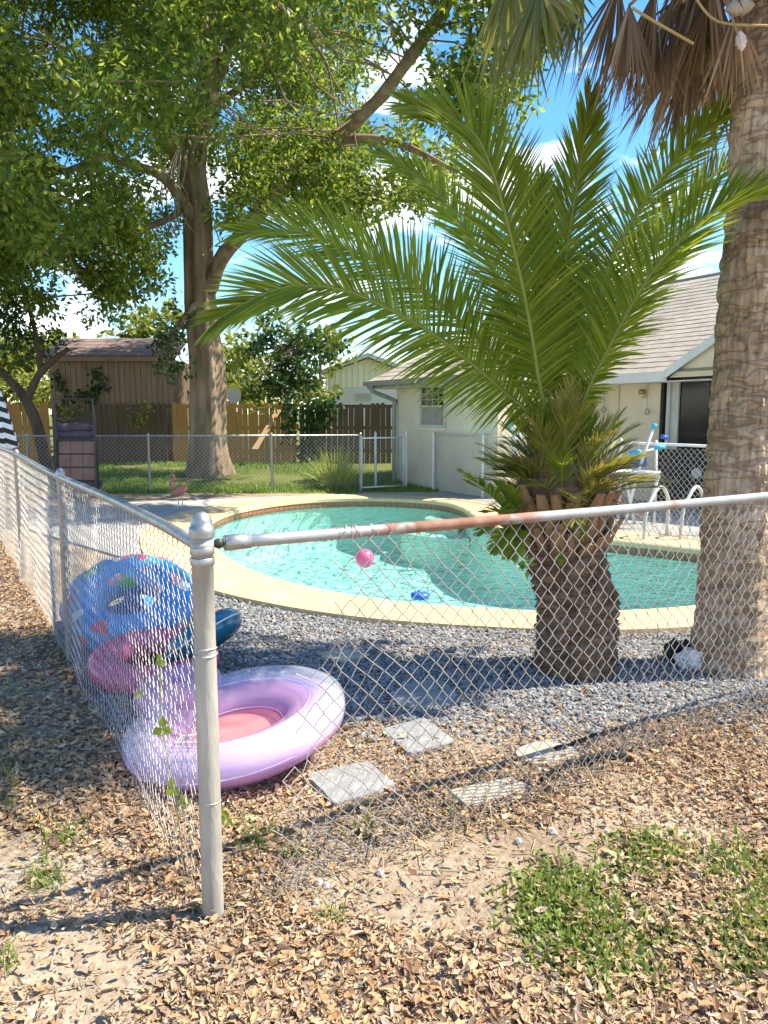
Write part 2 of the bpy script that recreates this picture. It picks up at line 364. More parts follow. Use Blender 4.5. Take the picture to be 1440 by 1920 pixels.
def water_material():
    m, t, o = mk('pool water')
    tc = nd(t, 'ShaderNodeTexCoord')
    mp = nd(t, 'ShaderNodeMapping'); mp.inputs['Scale'].default_value = (1, 1.25, 1); t.links.new(tc.outputs['Object'], mp.inputs[0])
    n = nd(t, 'ShaderNodeTexNoise'); n.inputs['Scale'].default_value = 4.2; n.inputs['Detail'].default_value = 3.5; n.inputs['Roughness'].default_value = .5; n.inputs['Distortion'].default_value = .8
    t.links.new(mp.outputs[0], n.inputs['Vector'])
    b = nd(t, 'ShaderNodeBump'); b.inputs['Strength'].default_value = .9; b.inputs['Distance'].default_value = .12
    t.links.new(n.outputs['Fac'], b.inputs['Height'])
    fr = nd(t, 'ShaderNodeFresnel'); fr.inputs['IOR'].default_value = 1.33; t.links.new(b.outputs[0], fr.inputs['Normal'])
    tp = nd(t, 'ShaderNodeBsdfTransparent'); tp.inputs['Color'].default_value = (.64, .94, .92, 1)
    gl = nd(t, 'ShaderNodeBsdfGlossy'); gl.inputs['Roughness'].default_value = .03; t.links.new(b.outputs[0], gl.inputs['Normal'])
    ms = nd(t, 'ShaderNodeMixShader'); t.links.new(fr.outputs[0], ms.inputs[0]); t.links.new(tp.outputs[0], ms.inputs[1]); t.links.new(gl.outputs[0], ms.inputs[2])
    t.links.new(ms.outputs[0], o.inputs[0]); return m
m_water = water_material()

# ------------------------------------------------------------------ pool outline
pool_px = [(385, 990), (402, 1027), (440, 1056), (510, 1085), (600, 1107), (700, 1124), (800, 1135), (900, 1142), (1000, 1147), (1140, 1148),
           (1300, 1138), (1440, 1118), (1540, 1092), (1560, 1068), (1440, 1046), (1300, 1029), (1140, 1012), (1040, 1004), (962, 996), (916, 982),
           (888, 965), (864, 950), (826, 941), (760, 936), (680, 934), (600, 936), (520, 943), (450, 955), (405, 970)]
ctrl = [(at(x, y, .04).x, at(x, y, .04).y) for x, y in pool_px]
pool = np.array(spline(ctrl, 8, True))
def resample(P, n):
    Q = np.vstack([P, P[:1]]); d = np.r_[0, np.cumsum(np.linalg.norm(np.diff(Q, axis=0), axis=1))]
    s = np.linspace(0, d[-1], n, endpoint=False); return np.c_[np.interp(s, d, Q[:, 0]), np.interp(s, d, Q[:, 1])], d[-1]
NP = 204
pool, perim = resample(pool, NP)
area = .5 * np.sum(pool[:, 0] * np.roll(pool[:, 1], -1) - np.roll(pool[:, 0], -1) * pool[:, 1])
if area < 0: pool = pool[::-1]
def normals(P):
    t = np.roll(P, -1, 0) - np.roll(P, 1, 0); t = unit(t); return np.c_[t[:, 1], -t[:, 0]]   # outward for ccw
PN = normals(pool)
for _ in range(3): PN = unit(PN + .5 * (np.roll(PN, 1, 0) + np.roll(PN, -1, 0)))
def inpoly(x, y, P):
    x = np.asarray(x, float); y = np.asarray(y, float); c = np.zeros(x.shape, bool); n = len(P)
    for i in range(n):
        x1, y1 = P[i]; x2, y2 = P[(i + 1) % n]
        cond = ((y1 > y) != (y2 > y)); xi = (x2 - x1) * (y - y1) / ((y2 - y1) if abs(y2 - y1) > 1e-12 else 1e-12) + x1
        c ^= cond & (x < xi)
    return c
COPW = 0.72
cop_w = COPW + .16 * np.sin(np.arange(NP) / NP * 6.28 * 2 + 1.2)
cop_out = pool + PN * cop_w[:, None]
# the deck's outer edge: under the coping on the near side, out to the fences elsewhere
near_idx = [i for i in range(NP) if pool[i, 1] < 8.9 and PN[i, 1] < .25]
A_l = at(300, 985, 0); A_l = (-4.3, 9.4)
deck_poly = [(-3.0, 8.9), (-5.2, 11.2), (-6.6, 14.2), (-4.2, 14.9), (-1.6, 15.9), (.6, 16.6), (1.1, 16.6), (1.6, 17.2), (4.3, 16.2), (7.4, 11.2), (8.6, 8.4), (6.9, 5.4)]
nearpts = [tuple(pool[i] + PN[i] * .35) for i in near_idx]
nearpts = sorted(nearpts, key=lambda p: -p[0])
deck_poly = np.array(deck_poly + [p for p in nearpts if -2.4 < p[0] < 5.6])

# ------------------------------------------------------------------ ground
def gh(x, y):
    x = np.asarray(x, float); y = np.asarray(y, float)
    h = .31 * sstep(16.6, 22, y)
    h = h + .035 * (vn(x, y, .9, 1) - .5) * (1 - sstep(6, 8, y)) + .018 * (vn(x, y, 3.1, 2) - .5) * (1 - sstep(8, 12, y))
    fy = 2.45 + .594 * (x + .57); d = y - fy          # leaf bank under the front fence
    h = h + .085 * np.exp(-((d - .12) / .28) ** 2) * sstep(.35, 1.5, x) + .02 * np.exp(-(d / .3) ** 2)
    return h
def axis(lo, flo, fhi, hi, fine):
    a = list(np.arange(flo, fhi, fine)); s = fine
    while a[-1] < hi: s *= 1.35; a.append(a[-1] + s)
    s = fine
    while a[0] > lo: s *= 1.35; a.insert(0, a[0] - s)
    return np.array(a)
gx = axis(-500, -6, 8, 500, .1); gy = axis(-300, .6, 24, 900, .1)
X, Y = np.meshgrid(gx, gy); Z = gh(X, Y); nxg, nyg = len(gx), len(gy)
V = np.c_[X.ravel(), Y.ravel(), Z.ravel()]
I = np.arange(nxg * nyg).reshape(nyg, nxg)
Fc = np.stack([I[:-1, :-1], I[:-1, 1:], I[1:, 1:], I[1:, :-1]], -1).reshape(-1, 4)
ins = inpoly(X.ravel(), Y.ravel(), pool + PN * .1)
near_pool = np.zeros_like(ins); 
keep = ~(ins[Fc].any(1))
# drop the whole sheet under the pool, where deck or coping covers the ragged edge
Fc = Fc[keep]
def ground_material():
    m, t, o = mk('sandy ground')
    g = nd(t, 'ShaderNodeNewGeometry'); sx = nd(t, 'ShaderNodeSeparateXYZ'); t.links.new(g.outputs['Position'], sx.inputs[0])
    def nzn(s, d=8, r=.6):
        n = nd(t, 'ShaderNodeTexNoise'); n.inputs['Scale'].default_value = s; n.inputs['Detail'].default_value = d; n.inputs['Roughness'].default_value = r
        t.links.new(g.outputs['Position'], n.inputs['Vector']); return n.outputs['Fac']
    n1, n2 = nzn(1.3), nzn(30)
    sand = ramp(t, [(.36, (.27, .21, .15)), (.55, (.4, .33, .25)), (.7, (.53, .46, .38))]); t.links.new(n1, sand.inputs[0])
    fine = ramp(t, [(.35, (.62, .6, .57)), (.65, (1, 1, 1))]); t.links.new(n2, fine.inputs[0])
    mul = nd(t, 'ShaderNodeMixRGB', blend_type='MULTIPLY'); mul.inputs[0].default_value = 1
    t.links.new(sand.outputs[0], mul.inputs[1]); t.links.new(fine.outputs[0], mul.inputs[2])
    soil = ramp(t, [(.35, (.09, .12, .03)), (.65, (.16, .17, .055))]); t.links.new(n1, soil.inputs[0])
    mr = nd(t, 'ShaderNodeMapRange'); mr.inputs['From Min'].default_value = 16.4; mr.inputs['From Max'].default_value = 17.2
    t.links.new(sx.outputs[1], mr.inputs[0])
    mx = nd(t, 'ShaderNodeMixRGB'); t.links.new(mr.outputs[0], mx.inputs[0]); t.links.new(mul.outputs[0], mx.inputs[1]); t.links.new(soil.outputs[0], mx.inputs[2])
    p = nd(t, 'ShaderNodeBsdfPrincipled'); p.inputs['Roughness'].default_value = .95; p.inputs['Specular IOR Level'].default_value = .1
    t.links.new(mx.outputs[0], p.inputs['Base Color'])
    b = nd(t, 'ShaderNodeBump'); b.inputs['Strength'].default_value = .7; b.inputs['Distance'].default_value = .02
    t.links.new(n2, b.inputs['Height']); t.links.new(b.outputs[0], p.inputs['Normal'])
    t.links.new(p.outputs[0], o.inputs[0]); return m
ground = put('ground', np_mesh('ground', V, Fc, ground_material(), True)); ground['kind'] = 'structure'

def fill(outer, hole, z, name, mat, thick=0):
    """flat sheet between an outer outline and an inner one"""
    pts = [Vector((float(a), float(b))) for a, b in outer] + [Vector((float(a), float(b))) for a, b in hole]
    n, h = len(outer), len(hole)
    ed = [(i, (i + 1) % n) for i in range(n)] + [(n + i, n + (i + 1) % h) for i in range(h)]
    vs, es, fs, *_ = delaunay_2d_cdt(pts, ed, [], 0, 1e-5)
    C = np.array([[sum(vs[i].x for i in f) / len(f), sum(vs[i].y for i in f) / len(f)] for f in fs])
    k = inpoly(C[:, 0], C[:, 1], np.array(outer)) & ~inpoly(C[:, 0], C[:, 1], np.array(hole))
    mb = MB(); mb.add([(v.x, v.y, z) for v in vs], [f for f, q in zip(fs, k) if q])
    if thick:
        for lp in (outer,):
            m = len(lp); mb.add([(a, b, z) for a, b in lp] + [(a, b, z - thick) for a, b in lp], [(i, (i + 1) % m, m + (i + 1) % m, m + i) for i in range(m)])
    return mb
deck = fill(deck_poly, pool + PN * .2, .03, 'deck', m_deck, .1).build('deck', m_deck); deck['kind'] = 'structure'

# pool: coping, tiles, basin, steps, water
pc = Vector((float(pool[:, 0].mean()), float(pool[:, 1].mean()), 0))
P_ = thing('swimming_pool', 'kidney shaped in-ground pool with cream coping and brown waterline tiles', 'pool', pc)
mb = MB(); prof = [(0.0, -.02), (0.0, .035), (.02, .052), (.06, .058)]
rings = [[(*(pool[i] - PN[i] * .03 + PN[i] * d), z) for i in range(NP)] for d, z in prof]
rings.append([(*(pool[i] + PN[i] * cop_w[i]), .052) for i in range(NP)]); rings.append([(*(pool[i] + PN[i] * (cop_w[i] + .01)), -.06) for i in range(NP)])
for r in rings: mb.v += r
for a in range(len(rings) - 1):
    for i in range(NP):
        j = (i + 1) % NP; mb.f.append((a * NP + i, (a + 1) * NP + i, (a + 1) * NP + j, a * NP + j))
mb.f.reverse(); mb.build('coping', m_coping, P_, smooth=False)
FLOOR = -.95
mb = MB(); lv = [(0, -.02), (0, -.5), (.05, -.8), (.2, FLOOR + .02), (.35, FLOOR)]
rings = [[(*(pool[i] - PN[i] * (d - .012)), z) for i in range(NP)] for d, z in lv]
for r in rings: mb.v += r
for a in range(len(rings) - 1):
    for i in range(NP):
        j = (i + 1) % NP; mb.f.append((a * NP + i, a * NP + j, (a + 1) * NP + j, (a + 1) * NP + i))
mb.build('basin', m_plaster, P_, smooth=True)
flo = fill(pool - PN * .3, np.array([(90, 90), (90.1, 90), (90, 90.1)]), FLOOR, 'f', m_plaster)
flo.build('basin_floor', m_plaster, P_)
# waterline tiles, one by one
tl = perim / NP
tm = MB().box((0, 0, 0), (tl * .93, .02, .15)).mesh('waterline_tile', m_tile)
for i in range(NP):
    a, b = pool[i], pool[(i + 1) % NP]; c = (a + b) / 2 - PN[i] * .004
    o = bpy.data.objects.new('waterline_tile', tm); link(o, P_)
    o.location = Vector((c[0], c[1], -.055)) - pc; o.rotation_euler = (0, 0, math.atan2(b[1] - a[1], b[0] - a[0]))
# steps in the far corner
sc0 = at(868, 950, 0); m_step = M('pool step plaster', (.74, .8, .76), (.66, .74, .71), 2, .8)
for k, rr in enumerate((.7, 1.15)):
    q = MB(); n = 28; top = -.22 - .2 * k
    pts = [(sc0.x + rr * math.cos(2 * math.pi * i / n), sc0.y + rr * math.sin(2 * math.pi * i / n)) for i in range(n)]
    ok_ = inpoly([p[0] for p in pts], [p[1] for p in pts], pool); pts = [p for p, z in zip(pts, np.roll(ok_, 0)) if z]
    pts = sorted(pts, key=lambda p: math.atan2(p[1] - sc0.y, p[0] - sc0.x) % (2 * math.pi)); m = len(pts)
    pts = pts + [(sc0.x, sc0.y)]; m += 1
    q.add([(x, y, top) for x, y in pts] + [(x, y, FLOOR) for x, y in pts], [tuple(range(m))] + [(i, i + m, (i + 1) % m + m, (i + 1) % m) for i in range(m)])
    q.build('step', m_step, P_)
wm = fill(pool + PN * .006, np.array([(90, 90), (90.1, 90), (90, 90.1)]), -.1, 'w', m_water)
wo = wm.build('water', m_water); wo['kind'] = 'structure'

# ------------------------------------------------------------------ oak
def leaves_mesh(name, C, D, L, Wd, mat, fold=.25, up=None):
    n = len(C); N = rdir(n) if up is None else up
    S = unit(np.cross(D, N)); U = np.cross(S, D); L = L[:, None]; Wd = Wd[:, None]
    V = np.stack([C, C + D * L * .45 + S * Wd + U * Wd * fold, C + D * L, C + D * L * .45 - S * Wd + U * Wd * fold], 1).reshape(-1, 3)
    Fc = np.arange(4 * n).reshape(-1, 4)
    return np_mesh(name, V, Fc, mat)
def clump_leaves(cents, rads, per, Lm, flat=.75):
    """leaves on short twigs around each clump centre, denser outwards"""
    Cs, Ds = [], []
    for c, r in zip(cents, rads):
        nt_ = max(3, int(per * r * r / 7)); tips = rdir(nt_) * (rng.random((nt_, 1)) ** .45) * r; tips[:, 2] *= flat
        k = 7
        q = np.repeat(tips, k, 0) + rng.normal(size=(nt_ * k, 3)) * .1 * max(.8, r)
        d = unit(np.repeat(unit(tips), k, 0) * .6 + rng.normal(size=(nt_ * k, 3)) * .7 + np.array([0, 0, -.25]))
        Cs.append(q + c); Ds.append(d)
    C = np.vstack(Cs); D = np.vstack(Ds); n = len(C)
    return C, D, Lm * rng.uniform(.7, 1.3, n), Lm * .23 * rng.uniform(.7, 1.25, n)
oakb = at(388, 888, .2)
OY = oakb.y
OAK = thing('oak_tree', 'huge oak with buttressed grey trunk and wide leafy crown behind the pool', 'tree', (oakb.x, oakb.y, .17))
def opts(lst): return [atY(x, y, yy) for x, y, yy in lst]
trunk_c = opts([(390, 893, OY), (388, 800, OY), (388, 700, OY), (378, 600, OY), (372, 500, OY), (370, 400, OY), (362, 310, OY), (384, 190, OY - .2), (398, 70, OY - .3), (405, -80, OY - .3), (400, -260, OY)])
pts = spline(trunk_c, 6)
rad_y = [(893, .52), (860, .48), (800, .45), (700, .44), (600, .41), (500, .38), (400, .36), (310, .31), (190, .25), (70, .2), (-80, .15), (-260, .08)]
ry = [proj(p)[1] for p in pts]
rad = [float(np.interp(-a, [-q[0] for q in rad_y], [q[1] for q in rad_y])) * .92 for a in ry]
# trunk as a displaced tube with root flare
mb = MB(); NT = 40
for i, p in enumerate(pts):
    for k in range(NT):
        t = 2 * math.pi * k / NT; z = p[2]
        fl = max(0, 1 - (z - .15) / 1.15)
        r = rad[i] * (1 + .1 * math.sin(5 * t + z * .3) + .06 * math.sin(9 * t - z * .5) + .42 * fl ** 3 * (0.4 + .6 * max(0, math.sin(4 * t + .8))) + .05 * mnoise.noise(Vector((math.cos(t) * 2, math.sin(t) * 2, z * 1.2))))
        mb.v.append((p[0] + r * math.cos(t), p[1] + r * math.sin(t), z if i else z - .3))
for i in range(len(pts) - 1):
    for k in range(NT): mb.f.append((i * NT + k, i * NT + (k + 1) % NT, (i + 1) * NT + (k + 1) % NT, (i + 1) * NT + k))
mb.build('trunk', m_oakbark, OAK, smooth=True)
limbs = [
    ([(385, 540, OY), (425, 480, OY - .5), (470, 420, OY - 1.2), (545, 330, OY - 2.2), (620, 258, OY - 3.2), (700, 188, OY - 4.0), (765, 110, OY - 4.6), (835, 15, OY - 5.1), (900, -110, OY - 5.4)], .19, .09),
    ([(365, 330, OY), (315, 262, OY - .7), (255, 215, OY - 1.6), (160, 165, OY - 2.6), (60, 150, OY - 3.4), (-60, 110, OY - 4)], .2, .06),
    ([(370, 420, OY), (300, 330, OY - 1), (210, 300, OY - 1.8), (110, 325, OY - 2.2), (20, 340, OY - 2.6)], .15, .04),
    ([(620, 258, OY - 3.2), (720, 262, OY - 3.4), (800, 300, OY - 3.6), (850, 330, OY - 3.7)], .12, .03),
    ([(545, 330, OY - 2.2), (640, 350, OY - 2.4), (730, 370, OY - 2.6), (800, 372, OY - 2.8)], .11, .03),
    ([(390, 170, OY), (450, 60, OY - .6), (520, -40, OY - 1.4), (600, -150, OY - 2)], .15, .05),
    ([(398, 70, OY - .3), (330, -20, OY - 1), (220, -90, OY - 2), (120, -160, OY - 3)], .13, .04),
    ([(366, 380, OY), (290, 420, OY - .6), (230, 470, OY - 1.2), (190, 520, OY - 1.7)], .1, .025),
    ([(384, 200, OY), (470, 150, OY + 1.6), (560, 110, OY + 2.6)], .13, .04),
    ([(384, 240, OY), (300, 180, OY + 1.6), (200, 120, OY + 2.6), (90, 80, OY + 3)], .13, .04)]
limb_pts = []
for l, r0, r1 in limbs:
    p = spline(opts(l), 5); n = len(p); limb_pts += [Vector(q) for q in p]
    p = [Vector(q) + Vector((mnoise.noise(Vector(q)), mnoise.noise(Vector(q) + Vector((9, 0, 0))), mnoise.noise(Vector(q) + Vector((0, 9, 0))))) * .12 for q in p]
    MB().tube(p, [(r0 + (r1 - r0) * (i / (n - 1)) ** .8) * (1 + .08 * math.sin(i * 1.7)) for i in range(n)], 12).build('limb', m_oakbark, OAK, smooth=True)
limb_pts += [Vector(p) for p in pts if p[2] > 5]
LOWX = [-300, 0, 60, 110, 160, 200, 250, 290, 330, 360, 420, 500, 600, 700, 760, 820, 850, 890, 930, 1000, 1015, 1060]
LOWY = [600, 585, 530, 560, 570, 625, 600, 500, 440, 440, 440, 450, 450, 455, 465, 465, 400, 310, 270, 230, 100, -200]
cents, rads = [], []
tries = 0
while len(cents) < 720 and tries < 200000:
    tries += 1
    c = np.array([rng.uniform(-15, 4.2), rng.uniform(11.2, 25), rng.uniform(3.6, 15)])
    e = ((c[0] - oakb.x + .8) / 10.5) ** 2 + ((c[1] - OY + 1) / 7.8) ** 2 + ((c[2] - 8.5) / 6.5) ** 2
    if e > 1 or (c[0] > -.5 and c[1] > 14.8): continue
    r = rng.uniform(.5, 1.0); px, py = proj(c); rp_ = r * F / c[1]
    if py + rp_ * .8 > np.interp(px, LOWX, LOWY): continue
    if e < .2 and rng.random() < .6: continue
    # open windows in the crown where the sky shows
    if vn(c[0] + .5 * c[1], c[2], .42, 1) < .22: continue
    if 330 < px < 425 and 230 < py < 520 and c[1] < OY and py > 320 and rng.random() < .8: continue
    if any(abs(px - gx_) < gr and abs(py - gy_) < gr for gx_, gy_, gr in ((120, 300, 34), (225, 250, 40), (435, 95, 40), (640, 300, 26), (100, 390, 30), (560, 40, 26), (500, 250, 30), (760, 330, 30), (60, 250, 30), (280, 330, 36), (820, 400, 40), (300, 130, 24), (690, 60, 22))) and rng.random() < .85: continue
    # keep the big slanting limb in view
    dl = abs((py - 258) + (px - 620) * .95) / 1.38
    if 600 < px < 800 and dl < 38 and c[1] < OY - 2.5: continue
    cents.append(c); rads.append(r)
# lower boughs: under the slanting limb, over the palm, and the sprays hanging at the side
for x0, x1, y0, y1, d0_, d1_, k_, r0_, r1_ in ((425, 850, 235, 405, OY - 4, OY, 62, .4, .75), (840, 1000, -60, 205, 12.5, 14.5, 34, .4, .7), (90, 300, 400, 560, OY - 3, OY - .5, 26, .28, .5), (-20, 100, 300, 560, OY - 4, OY - 1, 20, .35, .6)):
    for _ in range(k_):
        px = rng.uniform(x0, x1); py = rng.uniform(y0, y1); yy_ = rng.uniform(d0_, d1_); dl = abs((py - 258) + (px - 620) * .95) / 1.38
        if 590 < px < 800 and dl < 34 and yy_ < OY - 2.5: continue
        if vn(px, py, .016, 3) < .25: continue
        cents.append(np.array(atY(px, py, yy_))); rads.append(rng.uniform(r0_, r1_))
C, D, L, Wd = clump_leaves(cents, rads, 620, .155)
oc = put('crown', leaves_mesh('crown', C, D, L, Wd, m_oak), OAK); oc['kind'] = 'stuff'
# boughs from the limbs to every clump
A_, B_ = [], []
LPn = np.array([list(p) for p in limb_pts])
for c in cents:
    if rng.random() < .45: continue
    j = np.argmin(((LPn - c) ** 2).sum(1) + rng.random(len(LPn)) * 3); a = LPn[j]; mid = (a + c) / 2 + rng.normal(size=3) * .55 + np.array([0, 0, .3])
    prev = a
    for t in (.2, .4, .6, .8, 1.0):
        q = (1 - t) ** 2 * a + 2 * t * (1 - t) * mid + t * t * c + rng.normal(size=3) * .09; A_.append(prev); B_.append(q); prev = q
bo = put('boughs', segs_mesh('boughs', A_, B_, .017, m_oakbark, 5), OAK); bo['kind'] = 'stuff'
# pale bare roots hanging from the fork
hr = MB()
for k in range(9):
    x0 = 345 + random.uniform(-14, 12); p = [(x0, 280 + random.uniform(-20, 10)), (x0 - random.uniform(0, 25), 330), (x0 - random.uniform(-12, 40), 380 + random.uniform(-10, 20)), (x0 + random.uniform(-15, 15), 410 + random.uniform(0, 35))]
    hr.tube(spline([atY(a, b, OY - .5 - .05 * k) for a, b in p], 4), .014, 5)
hr.build('aerial_root', M('pale root', (.4, .34, .27), (.3, .25, .2), 8, .9), OAK)

# ------------------------------------------------------------------ trees and shrubs beyond the lawn
def bush(name, label, cat, blobs, mat, leaf, per, stem=None, group=None, twig=m_oakbark):
    b = Vector(blobs[0][0]); base = Vector(stem[0]) if stem else Vector((b.x, b.y, float(gh(b.x, b.y))))
    t = thing(name, label, cat, base, group)
    cents, rads = [], []
    for c, r in blobs:
        k = max(3, int(6 * r)); 
        for i in range(k):
            d = rdir(1)[0] * r * rng.random() ** .5 * .75; cents.append(np.array(c) + d * np.array([1, 1, .85])); rads.append(r * rng.uniform(.3, .5) + .1)
    C, D, L, Wd = clump_leaves(cents, rads, per, leaf)
    o = put('crown', leaves_mesh('crown', C, D, L, Wd * 1.3, mat), t); o['kind'] = 'stuff'
    mb = MB()
    if stem: mb.tube(spline(stem[:-1] if False else stem, 4), [float(x) for x in np.linspace(.12, .04, 4 * (len(stem) - 1) + 1)], 8)
    else: mb.tube([base, b], [.1, .04], 8)
    for c in cents: 
        mb.tube([b, (b + Vector(c)) / 2 + Vector((0, 0, .1)), c], [.03, .02, .01], 4, False)
    mb.build('trunk', twig, t, smooth=True)
    return t
def bl(lst): return [(tuple(atY(x, y, yy)), r) for x, y, yy, r in lst]
bush('lime_tree', 'yellow green sunlit tree behind the shed roof end', 'tree', bl([(60, 670, 29, 1.6), (20, 660, 29, 1.5), (120, 655, 29.5, 1.0), (-40, 680, 29, 1.6), (70, 720, 28, 1.2)]), m_lime, .3, 150)
bush('lime_tree', 'pale yellow green tree rising above the shed roof', 'tree', bl([(265, 620, 33, 1.3), (235, 655, 33, 1.1), (300, 640, 33, 1.2), (320, 590, 33, 1.0)]), m_lime, .3, 130)
bush('lime_tree', 'yellow green tree spreading behind the dark garden tree', 'tree', bl([(600, 640, 28, 1.2), (470, 660, 28, 1.3), (450, 730, 28, 1.1), (625, 665, 28, .8), (570, 735, 28, .9)]), m_lime, .25, 140)
bush('garden_tree', 'dark green bushy tree over the golden board fence', 'tree', bl([(535, 665, 23.6, 1.25), (490, 640, 23.6, 1.0), (565, 700, 23.4, 1.0), (500, 715, 23.4, .9), (585, 650, 23.8, .9)]), m_dark, .2, 240)
bush('hanging_bough', 'dark leafy bough hanging between shed and oak trunk', 'tree', bl([(315, 640, 18.2, .62), (300, 680, 18.2, .5), (335, 600, 18.4, .5), (330, 690, 18.2, .42)]), m_dark, .14, 420, [atY(375, 560, OY), atY(350, 590, 18.6), atY(320, 640, 18.2)])
bush('backdrop_shrub', 'long yellow green shrub filling the view over the golden fence', 'shrub', bl([(440, 735, 27, .9), (480, 745, 27, .8), (520, 745, 27, .8), (560, 745, 27, .8), (605, 740, 27, .8), (350, 735, 27, .8), (400, 740, 27, .8)]), m_lime, .22, 260)
bush('backdrop_shrub', 'yellow green shrub behind the corner boards', 'shrub', bl([(10, 735, 26, .9), (55, 740, 26, .9), (95, 735, 26, .8), (-40, 735, 26, .9)]), m_lime, .22, 260)
bush('backdrop_tree', 'broad tree filling the gap beside the yellow house', 'tree', bl([(680, 745, 40, 2.2), (440, 700, 36, 2.0), (-60, 700, 36, 2.4), (170, 690, 40, 1.6)]), m_lime, .4, 90)
# leaning tree at the far corner
ST = thing('leaning_tree', 'crooked dark tree with forked trunk before the corner boards', 'tree', at(92, 905, .05))
b0 = at(92, 905, .05); yy = b0.y
MB().tube(spline([b0, atY(70, 800, yy), atY(45, 745, yy), atY(20, 715, yy), atY(-30, 670, yy)], 5), [float(x) for x in np.linspace(.15, .07, 21)], 10).build('trunk', m_darkbark, ST, smooth=True)
MB().tube(spline([atY(48, 755, yy), atY(72, 705, yy), atY(104, 672, yy), atY(128, 655, yy)], 5), [float(x) for x in np.linspace(.11, .05, 16)], 8).build('limb', m_darkbark, ST, smooth=True)
MB().tube(spline([atY(76, 700, yy), atY(70, 640, yy), atY(50, 560, yy), atY(26, 480, yy), atY(15, 430, yy)], 5), [float(x) for x in np.linspace(.07, .025, 21)], 7).build('limb', m_darkbark, ST, smooth=True)
cl = bl([(20, 470, yy, .8), (-10, 420, yy, .9), (60, 560, yy - .3, .45), (5, 600, yy - .4, .6), (30, 640, yy, .5), (95, 640, yy + .6, .4)])
C, D, L, Wd = clump_leaves([np.array(c) for c, r in cl for _ in range(3)], [r for c, r in cl for _ in range(3)], 330, .16)
C += rng.normal(size=C.shape) * .12
o = put('crown', leaves_mesh('crown', C, D, L, Wd, m_dark), ST); o['kind'] = 'stuff'

# ------------------------------------------------------------------ wooden fence, single boards
def board_fence(name, label, px0, px1, Yb, mat, ztop, zjit, gap=.012, vines=None, bw=.14):
    a, b = atY(px0, 800, Yb), atY(px1, 800, Yb); n = int((b.x - a.x) / (bw + gap)); base = (a.x, Yb, float(gh(a.x, Yb)))
    t = thing(name, label, 'fence', base)
    me = MB()
    w2 = bw / 2
    me.add([(-w2, 0, 0), (w2, 0, 0), (w2, 0, 1.6), (w2 - .035, 0, 1.66), (-w2 + .035, 0, 1.66), (-w2, 0, 1.6)] + [(-w2, .02, 0), (w2, .02, 0), (w2, .02, 1.6), (w2 - .035, .02, 1.66), (-w2 + .035, .02, 1.66), (-w2, .02, 1.6)],
           [(5, 4, 3, 2, 1, 0)[::-1], (6, 7, 8, 9, 10, 11)[::-1]] + [(i, (i + 1) % 6, 6 + (i + 1) % 6, 6 + i) for i in range(6)])
    ms = me.mesh('board', mat)
    for i in range(n):
        x = a.x + (i + .5) * (bw + gap); o = bpy.data.objects.new('board', ms); link(o, t)
        g = float(gh(x, Yb)); s = (ztop - g + random.uniform(-zjit, zjit)) / 1.66
        o.location = Vector((x, Yb + random.uniform(-.012, .012), g)) - Vector(base); o.scale = (1, 1, s); o.rotation_euler = (0, random.uniform(-.012, .012), random.uniform(-.05, .05))
    for z in (.35, 1.0, 1.6):
        MB().box(((a.x + b.x) / 2, Yb + .06, base[2] + z), (b.x - a.x, .04, .09)).build('fence_rail', mat, t)
    return t
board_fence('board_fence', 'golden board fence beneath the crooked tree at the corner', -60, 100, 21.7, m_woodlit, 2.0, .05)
board_fence('board_fence', 'dark shaded board fence below the shed wall', 101, 322, 22.0, m_wooddark, 1.98, .04)  # the shed's shadow is painted in by the darker wood
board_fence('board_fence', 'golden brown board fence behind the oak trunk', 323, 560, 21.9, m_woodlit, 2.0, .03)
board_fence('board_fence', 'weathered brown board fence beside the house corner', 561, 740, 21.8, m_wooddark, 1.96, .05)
# plank leaning on the fence
MB().frame(atY(472, 842, 20.9), (.16, 0, 0), (0, .03, 0), Vector(atY(517, 768, 21.8)) - Vector(atY(472, 842, 20.9))).build('leaning_plank', M('pale plank', (.45, .3, .16), (.38, .25, .13), 3, .8), base=atY(472, 842, 20.9))
tag(bpy.data.objects['leaning_plank'], 'pale plank leaning on the golden fence', 'plank')

# ------------------------------------------------------------------ shed
SY = 23.2
s0, s1 = atY(96, 757, SY), atY(326, 757, SY)
shed = thing('garden_shed', 'brown plank shed with low felt roof behind dark fence', 'shed', (s0.x, SY, .31))
n = int((s1.x - s0.x) / .155); ze = atY(100, 672, SY).z; zlow = 1.0
for i in range(n):
    x = s0.x + (i + .5) * (s1.x - s0.x) / n; top = ze if x < atY(262, 700, SY).x else ze - .05
    MB().box((x, SY + random.uniform(-.008, .008), (top + .31) / 2), ((s1.x - s0.x) / n - .012, .02, top - .31)).build('plank', m_shedwood, shed)
MB().box(((s0.x + s1.x) / 2, SY + 1.4, (ze + .3) / 2), (s1.x - s0.x - .05, 2.6, ze - .35)).build('back_wall', m_wooddark, shed)
zr = ze + .55
r0 = Vector((s0.x - .15, SY - .25, ze)); rf = MB().frame(r0, (s1.x - s0.x + .3, 0, 0), (0, 1.7, zr - ze + .1), (0, 0, .05)).build('roof', m_shedroof, shed)
for k in range(5):
    y0 = SY - .25 + k * .34; z0 = ze + .06 + (zr - ze + .1) * (k * .34 / 1.7)
    MB().frame((s0.x - .17, y0 - .02, z0), (s1.x - s0.x + .34, 0, 0), (0, .36, .36 * (zr - ze + .1) / 1.7 - .01), (0, 0, .012)).build('roof_felt', m_shedroof, rf)
MB().frame((s0.x - .15, SY - .27, ze - .1), (s1.x - s0.x + .3, 0, 0), (0, .03, 0), (0, 0, .12)).build('fascia', m_shedwood, shed)
